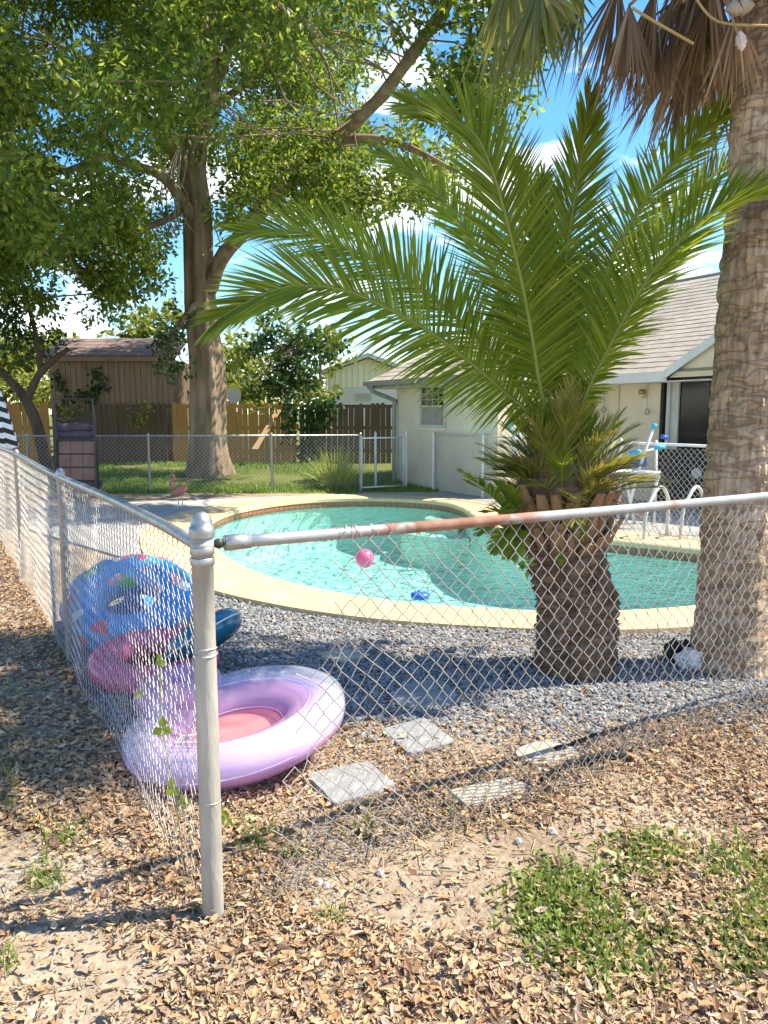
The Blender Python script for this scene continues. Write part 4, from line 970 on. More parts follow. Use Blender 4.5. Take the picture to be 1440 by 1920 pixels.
fb_ = put('bark_fibre', leaves_mesh('bark_fibre', B0, D0, rng.uniform(.02, .075, n), rng.uniform(.003, .009, n), leafmat('bark fibre', [(.12, .07, .04), (.2, .13, .08), (.3, .21, .14), (.08, .045, .03)], .1, .9, .1)), DP); fb_['kind'] = 'stuff'
# old leaf bases around the crown
bt = MB(); w_ = .045
bt.add([(-w_, 0, 0), (w_, 0, 0), (w_ * .9, .05, .1), (-w_ * .9, .05, .1), (-w_ * .6, .09, .2), (w_ * .6, .09, .2), (-w_ * .7, .02, 0), (w_ * .7, .02, 0), (-w_ * .5, .085, .1), (w_ * .5, .085, .1), (-w_ * .3, .11, .2), (w_ * .3, .11, .2)],
       [(0, 1, 2, 3), (3, 2, 5, 4), (7, 6, 8, 9), (9, 8, 10, 11), (0, 3, 8, 6), (3, 4, 10, 8), (1, 7, 9, 2), (2, 9, 11, 5), (4, 5, 11, 10)])
btm = bt.mesh('leaf_base', m_boot)
for ring in range(4):
    z = .83 + ring * .075; m = 19
    for k in range(m):
        t = 2 * math.pi * (k + .5 * (ring % 2)) / m + random.uniform(-.06, .06); r = float(np.interp(z, cz, rr)) - .015; x = float(np.interp(z, cz, [p.x for p in cp]))
        o = bpy.data.objects.new('leaf_base', btm); link(o, DP)
        o.location = Vector((x + r * math.cos(t), DY + r * math.sin(t), z)) - ORG[DP.name]
        o.rotation_euler = (random.uniform(-.35, .15), random.uniform(-.25, .25), t - math.pi / 2); s = random.uniform(.65, 1.15); o.scale = (s, s, s * random.uniform(.7, 1.15))
def frond(path, parent, mat, Lmax=.46, nl=95, name='frond', wid=.0078, spread=50, start=.16, droop=.1, rrad=.016, facing=None, rmat=None):
    """feather frond: rachis along path, two rows of leaflets"""
    p = np.array(spline([list(q) for q in path], 10)); d = np.r_[0, np.cumsum(np.linalg.norm(np.diff(p, axis=0), axis=1))]; d /= d[-1]
    f = lambda t: np.stack([np.interp(t, d, p[:, i]) for i in range(3)], -1)
    t = np.linspace(start, .995, nl); P = f(t); T = unit(f(np.minimum(t + .02, 1)) - f(np.maximum(t - .02, 0)))
    ref = np.array([0, 0, 1.]) if facing is None else np.array(facing, float)
    S = unit(np.cross(T, ref)); N = np.cross(S, T)
    prof = np.interp(t, [start, .3, .55, .8, 1], [.45, .9, 1, .8, .38])
    ang = np.radians(np.interp(t, [start, .5, 1], [spread + 14, spread, 18]))
    bas, dr_, LL = [], [], []
    for sgn in (-1, 1):
        j = rng.normal(size=nl) * .06; v = rng.uniform(.15, .5, nl)
        dd = T * np.cos(ang + j)[:, None] + (S * sgn) * np.sin(ang + j)[:, None] * np.cos(v)[:, None] + N * (np.sin(ang) * np.sin(v))[:, None]
        bas.append(P); dr_.append(unit(dd + rng.normal(size=(nl, 3)) * .035)); LL.append(Lmax * prof * rng.uniform(.86, 1.1, nl))
    bas = np.vstack(bas); dr_ = np.vstack(dr_); LL = np.concatenate(LL); n = len(bas); SS = np.vstack([N, N]); 
    segs = 4; V = np.zeros((n, segs * 2 + 1, 3)); side = unit(np.cross(dr_, np.vstack([N, N]) + rng.normal(size=(n, 3)) * .25))
    for k in range(segs + 1):
        q = k / segs; c = bas + dr_ * (LL * q)[:, None]; c[:, 2] -= droop * LL * q * q
        ww = wid * (.75 + .5 * q if q < .5 else 1.0 * (1 - (q - .5) / .5) ** .8)
        if k == segs: V[:, 2 * segs] = c
        else: V[:, 2 * k] = c - side * ww; V[:, 2 * k + 1] = c + side * ww
    Fs = []
    for k in range(segs - 1): Fs += [[2 * k, 2 * k + 1, 2 * k + 3], [2 * k, 2 * k + 3, 2 * k + 2]]
    Fs.append([2 * segs - 2, 2 * segs - 1, 2 * segs]); Fs = np.array(Fs)
    Fc = (Fs[None] + (np.arange(n) * (2 * segs + 1))[:, None, None]).reshape(-1, 3)
    fo = put(name, np_mesh(name, V.reshape(-1, 3), Fc, mat), parent)
    m = len(p); MB().tube([Vector(q) for q in p], [rrad * (1.3 - 1.05 * (i / (m - 1)) ** .7) for i in range(m)], 7).build('rachis', rmat or m_rachis, fo, smooth=True)
    return fo
def pth(l): return [atY(x, y, DY + dy) for x, y, dy in l]
frond(pth([(1045, 850, 0), (1000, 785, -.08), (931, 722, -.15), (850, 655, -.2), (788, 612, -.24), (665, 551, -.3), (562, 536, -.32), (482, 557, -.3), (410, 598, -.25)]), DP, m_frond, .56, 185, start=.12, facing=(.1, -1, .45), spread=58)
frond(pth([(1045, 850, .05), (960, 710, .2), (860, 600, .4), (740, 505, .55), (617, 453, .6), (543, 432, .6), (445, 436, .6)]), DP, m_frond, .52, 160, start=.18, facing=(.1, -1, .5), spread=56)
frond(pth([(1045, 850, .1), (985, 640, .4), (920, 500, .7), (850, 400, .9), (790, 335, 1.0), (705, 282, 1.0)]), DP, m_frond, .42, 137, start=.2, facing=(.2, -1, .3))
frond(pth([(1050, 850, -.05), (1017, 747, -.15), (995, 620, -.22), (977, 527, -.28), (947, 404, -.36), (922, 319, -.4), (890, 252, -.4), (837, 219, -.35), (766, 197, -.3)]), DP, m_frond, .5, 181, start=.16, facing=(.25, -1, .1))
frond(pth([(1050, 850, .05), (1030, 760, .1), (1044, 650, .2), (1063, 465, .35), (1087, 313, .4), (1108, 175, .4)]), DP, m_frond, .44, 174, start=.18, facing=(.1, -1, .1))
frond(pth([(1055, 850, 0), (1080, 720, .05), (1115, 600, .1), (1150, 478, .15), (1235, 341, .25), (1310, 258, .3), (1417, 172, .35), (1500, 130, .35)]), DP, m_frond, .4, 166, start=.18, facing=(-.3, -.7, .6))
frond(pth([(1060, 850, .1), (1110, 720, .3), (1170, 560, .5), (1246, 425, .7), (1320, 345, .8), (1390, 292, .9), (1480, 245, .9)]), DP, m_frond, .42, 152, start=.2, facing=(-.2, -.5, .8))
frond(pth([(1060, 855, -.08), (1100, 740, -.2), (1160, 620, -.32), (1225, 510, -.42), (1326, 405, -.5), (1430, 362, -.5), (1540, 368, -.5)]), DP, m_frond, .48, 166, start=.16, facing=(-.3, -.5, .7))
frond(pth([(1055, 850, .1), (1070, 700, .5), (1040, 520, .9), (1000, 380, 1.2), (960, 300, 1.3)]), DP, m_frond, .42, 130, start=.2, facing=(0, -1, .3))
frond(pth([(1050, 850, .05), (1035, 690, .2), (1010, 560, .3), (1005, 430, .4), (1020, 330, .45)]), DP, m_frond, .36, 123, start=.2, facing=(.2, -1, 0))
# short old fronds ringing the crown
for k in range(92):
    t = rng.uniform(0, 6.28); lev = rng.random() ** 1.2; el = .3 + 1.0 * lev + rng.normal() * .15; Ls = rng.uniform(.3, .5); q = .2 - .1 * lev
    b = Vector((DPb.x - .12 + q * math.cos(t), DY + q * math.sin(t), 1.13 + .32 * lev)); dv = Vector((math.cos(t) * math.cos(el), math.sin(t) * math.cos(el), math.sin(el)))
    frond([b, b + dv * Ls * .5 + ZV * .02, b + dv * Ls - ZV * (.04 * math.cos(el))], DP, m_frond_y if rng.random() < .8 else m_frond, .22, 24, start=.1, wid=.0045, rrad=.007, name='old_frond', spread=30)
for k in range(7):
    t = rng.uniform(0, 6.28); b = Vector((DPb.x - .1 + .2 * math.cos(t), DY + .2 * math.sin(t), 1.14)); dv = Vector((math.cos(t), math.sin(t), 0))
    frond([b, b + dv * .15 + ZV * .03, b + dv * .3 - ZV * .04], DP, m_dead, .14, 14, start=.12, wid=.005, rrad=.006, name='dead_frond', spread=34, rmat=m_boot)
# small fern growing beside the palm
fb = atY(975, 1000, DY - .12)
FN = thing('fern', 'light green fern sprouting from the date palm trunk', 'fern', fb)
for tx, ty in ((865, 885), (880, 905), (900, 1000), (930, 1030), (910, 960), (960, 1040), (935, 905)):
    tip = atY(tx, ty, DY - .3); frond([fb, (Vector(fb) + tip) / 2 + ZV * .06, tip], FN, m_fern, .14, 16, start=.2, wid=.016, rrad=.004, spread=58, name='leaf')
for i, (tx, ty) in enumerate(((1085, 1000), (1055, 1045), (985, 1060))):
    c = atY(tx, ty, DY - .3); s_ = thing('sprig', ('bright green sprig high on the date palm trunk', 'bright green sprig lower on the date palm trunk', 'small green sprig at the date palm trunk edge')[i], 'sprig', c)
    n = 12; D = unit(rng.normal(size=(n, 3)) * np.array([1, .3, .8]) + np.array([0, -.4, .2]))
    put('leaf', leaves_mesh('leaf', np.repeat(np.array([c]), n, 0) + rng.normal(size=(n, 3)) * .012, D, rng.uniform(.05, .09, n), np.full(n, .014), m_fern, up=unit(rng.normal(size=(n, 3)) * .4 + np.array([0, -1, .3]))), s_)
    MB().tube([c, c + Vector((0, .12, -.03))], .004, 4).build('stem', m_rachis, s_)

# ------------------------------------------------------------------ cabbage palm
SBb = at(1364, 1255, 0); SBY = SBb.y
SP = thing('cabbage_palm', 'tall straight cabbage palm with brown trunk and hanging dead leaves', 'palm tree', (SBb.x, SBY, 0))
NR, NA = 240, 64; mb = MB(); zt = 6.3; zsp = np.linspace(-.05, zt, NR)
sxc = lambda z: SBb.x + .012 * z
for i, z in enumerate(zsp):
    r0 = np.interp(z, [0, .12, .5, 1.5, 3, 4.5, 6.3], [.275, .25, .225, .22, .2, .19, .2])
    for k in range(NA):
        t = 2 * math.pi * k / NA
        v = Vector((math.cos(t), math.sin(t), 0))
        ring = mnoise.noise(Vector((math.cos(t) * 1.2, math.sin(t) * 1.2, z * 11))); cross = mnoise.noise(Vector((math.cos(t) * 9, math.sin(t) * 9, z * 7 + 5)))
        ring2 = abs(((z + .03 * math.sin(3 * t)) / .11) % 1 - .5) * 2
        d = r0 + .016 * ring + .016 * cross - .014 * (ring2 ** 6) + .006 * mnoise.noise(Vector((math.cos(t) * 25, math.sin(t) * 25, z * 40)))
        mb.v.append((sxc(z) + d * v.x, SBY + d * v.y, z))
for i in range(NR - 1):
    for k in range(NA): mb.f.append((i * NA + k, i * NA + (k + 1) % NA, (i + 1) * NA + (k + 1) % NA, (i + 1) * NA + k))
mb.build('trunk', m_sabal, SP, smooth=False)
def fan_leaf(base, hub, hang, R_, mat, nseg=34, arc=200, name='fan_leaf', droop=.8, wid=.02, petm=None):
    """fan of strips from hub, opening about the direction hang, the strips drooping"""
    base, hub, hang = Vector(base), Vector(hub), Vector(hang).normalized()
    side = hang.cross(ZV); 
    if side.length < .1: side = Vector((1, 0, 0))
    side.normalize(); side = (side + Vector(rng.normal(size=3) * .15)).normalized(); nrm = side.cross(hang).normalized(); V = []; Fs = []
    segs = 6
    for i in range(nseg):
        a = R(-arc / 2 + arc * i / (nseg - 1)); L = R_ * (.72 + .28 * math.cos(a * .8)) * random.uniform(.68, 1.12)
        d = (hang * math.cos(a) + side * math.sin(a) + nrm * random.uniform(-.12, .12)).normalized(); cv = nrm; wv = d.cross(nrm).normalized()
        n0 = len(V)
        for k in range(segs + 1):
            q = k / segs; c = hub + d * L * q - ZV * droop * L * q ** 2.2 * .6 + wv * math.sin(i * 2.1) * .02 * q
            ww = wid * (.5 + q * 1.2 if q < .45 else 1.04 * (1 - (q - .45) / .55) ** .9 + .03)
            V += [tuple(c - wv * ww), tuple(c + wv * ww)]
        for k in range(segs): Fs.append((n0 + 2 * k, n0 + 2 * k + 1, n0 + 2 * k + 3, n0 + 2 * k + 2))
    fo = put(name, np_mesh(name, np.array(V), np.array(Fs), mat), SP)
    mid = (base + hub) / 2 + ZV * .08
    MB().tube(spline([base, mid, hub], 5), [float(x) for x in np.linspace(.022, .01, 11)], 6).build('petiole', petm or m_rachis, fo, smooth=True)
hubz = 4.85
def sz(z): return Vector((sxc(z), SBY, z))
# hanging dead skirt
for k in range(26):
    t = rng.uniform(0, 6.28); el = rng.uniform(-.9, -.2); L = rng.uniform(.35, .8)
    b = sz(rng.uniform(4.45, 4.9)); d = Vector((math.cos(t) * math.cos(el), math.sin(t) * math.cos(el), math.sin(el) * .5)); hub = b + d * L
    fan_leaf(b, hub, d * .25 - ZV, rng.uniform(.55, .85), m_dead, 26, rng.uniform(70, 120), 'dead_leaf', .3, .016, m_boot)
for px, py, dy, Rr in ((1180, 10, -.3, .62), (1230, -20, -.2, .7), (1280, 5, -.35, .6), (1330, 0, -.2, .55), (1260, 20, 0, .5), (1210, 20, .1, .55), (1160, -30, -.1, .7), (1380, 20, -.35, .5)):
    h = atY(px, py, SBY + dy); fan_leaf(sz(4.75), h, Vector((random.uniform(-.35, .1), random.uniform(-.2, .2), -1)), Rr * rng.uniform(.8, 1.1), m_dead, 36, rng.uniform(45, 75), 'dead_leaf', .15, .009, m_boot)
# green drooping fans
for px, py, dy, Rr in ((1010, -20, -.4, .62), (1060, -40, -.1, .66), (960, -60, .1, .7), (1095, -10, .25, .55), (1030, -60, .4, .75), (1310, 60, .5, .4)):
    h = atY(px, py, SBY + dy); fan_leaf(sz(4.9), h, Vector((random.uniform(-.5, .15), random.uniform(-.3, .1), -1)), Rr, m_fan, 38, 110, 'green_leaf', .25, .017)
for k in range(40):
    t = 2 * math.pi * k / 40 * 5.4; el = rng.uniform(.0, 1.2); L = rng.uniform(.9, 1.3)
    d = Vector((math.cos(t) * math.cos(el), math.sin(t) * math.cos(el), math.sin(el))); b = sz(6.2); fan_leaf(b, b + d * L * .85 + ZV * .1, d - ZV * .3, .9, m_fan if k % 3 else m_frond, 32, 170, 'green_leaf', .5, .022)
# bent flower stalks and hanging shells
MB().tube(spline([atY(1185, 15, SBY - .5), atY(1235, 45, SBY - .5), atY(1300, 82, SBY - .45)], 5), .008, 6).build('flower_stalk', M('dry stalk', (.45, .33, .14), (.38, .27, .11), 6, .8), SP)
MB().tube(spline([atY(1300, -10, SBY - .45), atY(1345, 40, SBY - .45), atY(1440, 48, SBY - .4)], 5), .007, 6).build('flower_stalk', M('dry stalk', (.45, .33, .14), (.38, .27, .11), 6, .8), SP)
m_shell = M('white shell', (.75, .66, .6), (.62, .5, .44), 8, .4)
for i, (px, py, s) in enumerate(((1389, 76, 1.0), (1386, 14, 1.5))):
    c = atY(px, py, SBY - .42); sh = thing('hanging_shell', ('small white cone shell hanging below the palm leaves', 'large grey conch shell hanging above the small shell')[i], 'shell', c)
    ax_ = Matrix.Rotation(R(170 if i == 0 else 80), 3, 'Y')
    MB().lathe([(0, -.055 * s), (.014 * s, -.04 * s), (.03 * s, -.012 * s), (.026 * s, 0), (.034 * s, .012 * s), (.022 * s, .028 * s), (.024 * s, .034 * s), (.012 * s, .048 * s), (0, .06 * s)], c, 14, ax_).build('spire', m_shell if i == 0 else m_stone2, sh, smooth=True)
    MB().tube([c, c + Vector((.01, .0, .45))], .0025, 4).build('string', m_twig, sh)

# ------------------------------------------------------------------ floats
def torus(mb, c, Rr, r, Mx, nu=56, nv=22, squash=1.0, wob=0.0, ox=1.0):
    vs_ = []; fs = []
    for i in range(nu):
        a = 2 * math.pi * i / nu
        for j in range(nv):
            b = 2 * math.pi * j / nv; rr_ = r * (1 + wob * math.sin(a * 11) * (.5 + .5 * math.cos(b)))
            vs_.append(Vector(c) + Mx @ Vector(((Rr * ox + rr_ * math.cos(b)) * math.cos(a), (Rr + rr_ * math.cos(b)) * math.sin(a), rr_ * math.sin(b) * squash)))
    for i in range(nu):
        for j in range(nv): fs.append((i * nv + j, ((i + 1) % nu) * nv + j, ((i + 1) % nu) * nv + (j + 1) % nv, i * nv + (j + 1) % nv))
    return mb.add(vs_, fs)
def floral():
    m, t, o = mk('blue tropical print vinyl')
    tc = nd(t, 'ShaderNodeTexCoord'); nz_ = nd(t, 'ShaderNodeTexNoise'); nz_.inputs['Scale'].default_value = 7; t.links.new(tc.outputs['Object'], nz_.inputs['Vector'])
    ad = nd(t, 'ShaderNodeMixRGB', blend_type='ADD'); ad.inputs[0].default_value = .22; t.links.new(tc.outputs['Object'], ad.inputs[1]); t.links.new(nz_.outputs['Color'], ad.inputs[2])
    v = nd(t, 'ShaderNodeTexVoronoi'); v.inputs['Scale'].default_value = 7.0; t.links.new(ad.outputs[0], v.inputs['Vector'])
    lt = ramp(t, [(.0, (1, 1, 1)), (.40, (1, 1, 1)), (.42, (0, 0, 0))]); t.links.new(v.outputs['Distance'], lt.inputs[0])
    sep = nd(t, 'ShaderNodeSeparateColor'); t.links.new(v.outputs['Color'], sep.inputs[0])
    pc_ = ramp(t, [(0, (.7, .1, .18)), (.2, (.75, .45, .45)), (.38, (.08, .4, .2)), (.52, (.8, .78, .74)), (.66, (.012, .22, .55)), (.8, (.8, .32, .36)), (1, (.05, .45, .42))]); pc_.color_ramp.interpolation = 'CONSTANT'
    t.links.new(sep.outputs[0], pc_.inputs[0])
    b_ = ramp(t, [(.35, (.008, .24, .58)), (.65, (.012, .33, .68))]); t.links.new(nz_.outputs['Fac'], b_.inputs[0])
    mx = nd(t, 'ShaderNodeMixRGB'); t.links.new(lt.outputs[0], mx.inputs[0]); t.links.new(b_.outputs[0], mx.inputs[1]); t.links.new(pc_.outputs[0], mx.inputs[2])
    p = nd(t, 'ShaderNodeBsdfPrincipled'); p.inputs['Roughness'].default_value = .3; t.links.new(mx.outputs[0], p.inputs['Base Color']); t.links.new(p.outputs[0], o.inputs[0]); return m
m_floral = floral()
m_bluevinyl = M('plain blue vinyl', (.01, .2, .52), (.012, .26, .6), 5, .3, spec=.5)
m_teal = M('translucent teal vinyl', (.004, .12, .22), (.01, .2, .32), 6, .15, spec=.6, alpha=.82)
m_pink = M('translucent pink vinyl', (.8, .1, .27), (.72, .17, .34), 4, .2, spec=.6, alpha=.72)
m_purple = M('translucent lilac vinyl', (.66, .5, .72), (.72, .52, .64), 3, .12, spec=.7, alpha=.36)
m_lilac = M('lilac pink vinyl', (.7, .43, .58), (.6, .43, .68), 3, .25, spec=.5, alpha=.6)
m_clear = M('clear vinyl', (.72, .76, .85), (.8, .82, .9), 3, .1, spec=.7, alpha=.3)
# lilac seat ring
lc = Vector(at(445, 1410, .0)) + Vector((0, .0, 0)); Mx = Matrix.Rotation(R(-20), 3, 'Z') @ Matrix.Rotation(R(-9), 3, 'Y') @ Matrix.Rotation(R(7), 3, 'X')
LFt = thing('pool_float', 'large translucent lilac ring float lying behind the corner post', 'pool float', (lc.x, lc.y, 0), 'pool floats heaped by the fence')
cc = Vector((lc.x, lc.y, .135))
torus(MB(), cc, .37, .155, Mx, squash=.58, ox=1.1, wob=.02).build('ring', m_purple, LFt, smooth=True)
torus(MB(), cc - Vector((0, 0, .03)), .36, .12, Mx, squash=.7, ox=1.08).build('inner_chamber', m_lilac, LFt, smooth=True)
torus(MB(), cc + Mx @ Vector((0, 0, .04)), .44, .1, Mx, squash=.85, ox=1.08, wob=.03).build('clear_rim', m_clear, LFt, smooth=True)
for rs, zz in ((.37 + .157, 0), (.37, .104), (.37 - .157, 0)):
    MB().tube([cc + Mx @ Vector(((.37 * 1.08 + (rs - .37)) * math.cos(a), rs * math.sin(a), zz * .88 + .002 * math.sin(a * 40))) for a in [k * math.pi / 40 for k in range(80)]], .0032, 5, closed=True).build('seam', m_clear, LFt, smooth=True)
MB().lathe([(0, .03), (.012, .03), (.013, .012), (.022, .008), (.024, 0)], cc + Mx @ Vector((.42, -.16, .095)), 12).build('valve', m_clear, LFt, smooth=True)
sm = MB(); vs_ = [cc + Mx @ Vector((0, 0, -.08))]; 
for i in range(32): a = 2 * math.pi * i / 32; vs_.append(cc + Mx @ Vector((.26 * math.cos(a), .23 * math.sin(a), -.02)))
sm.add(vs_, [(0, i + 1, (i + 1) % 32 + 1) for i in range(32)]).build('seat_web', M('pink seat vinyl', (.78, .32, .32), (.7, .26, .28), 4, .3, alpha=.85), LFt, smooth=True)
bk = MB(); bc = cc + Vector((-.4, .4, .05))
torus(bk, bc, .13, .105, Matrix.Rotation(R(30), 3, 'Z') @ Matrix.Rotation(R(-12), 3, 'Y'), squash=.8, ox=1.1).build('backrest', m_lilac, LFt, smooth=True)
hd = MB(); hdl = [cc + Mx @ Vector((x, -.36 - .03, .145 - abs(x - .05) * .04)) for x in np.linspace(-.05, .15, 8)]
hd.tube([p + Mx @ Vector((0, -.028, 0)) for p in hdl] + [p + Mx @ Vector((0, .028, .006)) for p in hdl[::-1]], .007, 6, closed=True).build('handle', m_white, LFt, smooth=True)
# pink float
pk = Vector((-1.55, 4.78, 0)); PKt = thing('pool_float', 'translucent hot pink ring float between lilac and blue floats', 'pool float', (pk.x, pk.y, 0), 'pool floats heaped by the fence')
Mp = Matrix.Rotation(R(20), 3, 'Z') @ Matrix.Rotation(R(6), 3, 'X')
torus(MB(), (pk.x + .06, pk.y + .08, .12), .31, .105, Mp, squash=.9).build('ring', m_pink, PKt, smooth=True)
# blue print float
bp = Vector(atY(246, 1142, 5.6)); bp.z = .31; BFt = thing('pool_float', 'bright blue flower print ring float propped against the side fence', 'pool float', (bp.x, bp.y, 0), 'pool floats heaped by the fence')
Mb_ = Matrix.Rotation(R(-12), 3, 'Z') @ Matrix.Rotation(R(29), 3, 'X') @ Matrix.Rotation(R(9), 3, 'Y')
torus(MB(), bp, .325, .155, Mb_, wob=.05, ox=1.04).build('ring', m_floral, BFt, smooth=True)
torus(MB(), bp + Vector((-.3, .5, -.1)), .2, .12, Matrix.Rotation(R(40), 3, 'X'), wob=.05).build('headrest', m_bluevinyl, BFt, smooth=True)
# teal float
tq = Vector(atY(385, 1210, 4.95)); TFt = thing('pool_float', 'dark teal glossy float with pale seam behind the lilac ring', 'pool float', (tq.x, tq.y, 0), 'pool floats heaped by the fence')
Mt = Matrix.Rotation(R(-35), 3, 'Y') @ Matrix.Rotation(R(-12), 3, 'X')
torus(MB(), (tq.x - .02, tq.y, .24), .2, .1, Mt, squash=.9, ox=.95).build('ring', m_teal, TFt, smooth=True)
MB().tube([Vector((tq.x - .02, tq.y, .24)) + Mt @ Vector((.295 * math.cos(a), .302 * math.sin(a), 0)) for a in [k * math.pi / 24 for k in range(48)]], .006, 5, closed=True).build('seam', m_white, TFt, smooth=True)

# ------------------------------------------------------------------ things in and by the pool
bpx = at(684, 1060, -.1); ball = MB().lathe([(.115 * math.sin(a), -.115 * math.cos(a)) for a in np.linspace(0, math.pi, 17)], bpx + ZV * .085, 24).build('beach_ball', m_pinkball, base=bpx, smooth=True)
tag(ball, 'pink beach ball floating in the pool', 'ball')
bd = at(788, 1118, -.1); FL = thing('chlorine_floater', 'flat blue chlorine floater near the pool edge', 'floater', bd)
MB().lathe([(0, .045), (.06, .045), (.095, .03), (.1, .005), (.09, -.02), (0, -.03)], bd, 24).build('disc', m_blueplastic, FL, smooth=True)
MB().lathe([(0, .065), (.03, .06), (.035, .044)], bd, 16).build('cap', m_blueplastic, FL, smooth=True)
# ladder rails
LDR = thing('pool_ladder', 'pale curved pool ladder rails at the pool edge', 'ladder', at(1250, 1006, .05))
for x in (1250, 1316):
    b = at(x, 1004, .05); e = b + Vector((-.13, -.55, 0)) if False else b + Vector((-.42, -.35, 0))
    MB().tube(spline([b, b + ZV * .45, b + ZV * .62 + Vector((-.06, -.03, 0)), b + ZV * .68 + Vector((-.16, -.12, 0)), b + ZV * .58 + Vector((-.28, -.22, 0)), e + ZV * .3, e - ZV * .4], 5), .024, 10).build('rail', m_alum, LDR, smooth=True)
# tall white chair with turquoise pads
cb = at(1205, 985, .04); CY = cb.y
CH = thing('pool_chair', 'tall white tube chair with turquoise pads by the pool', 'chair', cb)
def cpt(x, y, dy=0): return atY(x, y, CY + dy)
for l in (([(1226, 800), (1208, 850), (1192, 900), (1172, 984)], -.2), ([(1230, 826), (1230, 900), (1226, 984)], .25), ([(1172, 890), (1190, 984)], .25), ([(1236, 890), (1206, 984)], -.2)):
    MB().tube([cpt(x, y, l[1]) for x, y in l[0]], .022, 8).build('leg', m_white, CH, smooth=True)
MB().tube([cpt(1158, 888, -.2), cpt(1235, 887, -.2), cpt(1238, 884, .25), cpt(1162, 884, .25)], .028, 8, closed=True).build('seat_frame', m_white, CH, smooth=True)
MB().frame(cpt(1162, 890, -.18), cpt(1234, 890, -.18) - cpt(1162, 890, -.18), (0, .4, 0), (0, 0, .03)).build('seat', m_white, CH)
MB().tube([cpt(1192, 850, -.2), cpt(1215, 845, -.15), cpt(1236, 840, -.1)], .018, 8).build('armrest', m_white, CH, smooth=True)
for x, y, dx in ((1190, 849, 20), (1236, 839, 18)): MB().tube([cpt(x - dx / 2, y + 1, -.2), cpt(x, y, -.2), cpt(x + dx / 2, y - 2, -.15)], [.032, .042, .034], 10).build('arm_pad', m_pad, CH, smooth=True)
MB().tube([cpt(1228, 794, -.2), cpt(1225, 804, -.2)], .034, 10).build('back_pad', m_pad, CH, smooth=True)
MB().tube([cpt(1240, 818, 0), cpt(1252, 822, 0)], .03, 10).build('back_pad', m_blueplastic, CH, smooth=True)
MB().frame(cpt(1190, 878, -.1), cpt(1212, 876, -.1) - cpt(1190, 878, -.1), (0, .1, 0), (0, 0, .14)).build('folded_towel', m_blueplastic, CH)
# purple chair behind
pb = at(1150, 968, .04); PCt = thing('folding_chair', 'faded maroon folding chair half hidden behind the palm crown', 'chair', pb); py_ = pb.y
m_maroon = M('maroon cloth', (.16, .04, .06), (.22, .07, .1), 6, .9)
for dx in (-.25, .25):
    MB().tube([pb + Vector((dx, -.2, 0)), pb + Vector((dx, .2, .5)), pb + Vector((dx, .35, .95))], .014, 6).build('leg', m_alum, PCt)
    MB().tube([pb + Vector((dx, .3, 0)), pb + Vector((dx, -.2, .48))], .014, 6).build('leg', m_alum, PCt)
MB().frame(pb + Vector((-.25, -.2, .46)), (.5, 0, 0), (0, .42, .0), (0, 0, .03)).build('seat', m_maroon, PCt)
MB().frame(pb + Vector((-.25, .2, .55)), (.5, 0, 0), (0, .14, .38), (0, -.02, .0)).build('backrest', m_maroon, PCt)
# dark grill shape behind the fence by the door
gb = at(1290, 962, .03) + Vector((.45, 1.0, 0)); GR = thing('grill', 'black covered grill standing before the patio door', 'grill', gb)
MB().box(gb + ZV * .5, (1.0, .55, .9)).build('cover', m_black, GR); MB().box(gb + ZV * .99, (.9, .5, .08)).build('lid', m_black, GR)
MB().lathe([(0, 0), (.08, .01), (.1, .0)], gb + Vector((-.05, -.285, .62)), 10, Matrix.Rotation(R(90), 3, 'X')).build('badge', m_alum, GR)
# swim ring on the fence
wr = atY(966, 800, 13.2); SR = thing('swim_toy', 'turquoise and white swim toy hung on the house fence', 'swim toy', wr)
torus(MB(), wr, .09, .05, Matrix.Rotation(R(80), 3, 'X'), 24, 10).build('ring', M('turquoise white stripes', (.03, .5, .45), (.7, .75, .75), 9, .35, stops=[(.48, (.03, .5, .45)), (.52, (.75, .78, .78))]), SR, smooth=True)
MB().tube([wr + Vector((0, -.03, -.1)), wr + Vector((-.02, -.03, -.5))], [.05, .04], 8).build('tail', m_white, SR, smooth=True)
# flamingo
fl = at(337, 952, .03); FLg = thing('garden_flamingo', 'faded pink flamingo ornament on the far deck', 'ornament', fl); h0 = Vector(fl)
MB().lathe([(0, -.17), (.05, -.13), (.085, -.03), (.08, .06), (.045, .13), (0, .17)], h0 + ZV * .3, 14, Matrix.Rotation(R(62), 3, 'Y')).build('body', m_skin, FLg, smooth=True)
MB().tube(spline([h0 + Vector((-.1, 0, .34)), h0 + Vector((-.15, 0, .45)), h0 + Vector((-.09, 0, .53)), h0 + Vector((-.1, 0, .6)), h0 + Vector((-.16, 0, .58))], 4), [float(x) for x in np.linspace(.035, .018, 17)], 8).build('neck', m_skin, FLg, smooth=True)
for dx in (-.03, .04): MB().tube([h0 + Vector((dx, 0, .25)), h0 + Vector((dx + .01, .02, .12)), h0 + Vector((dx, 0, 0))], .01, 6).build('leg', m_alum, FLg)
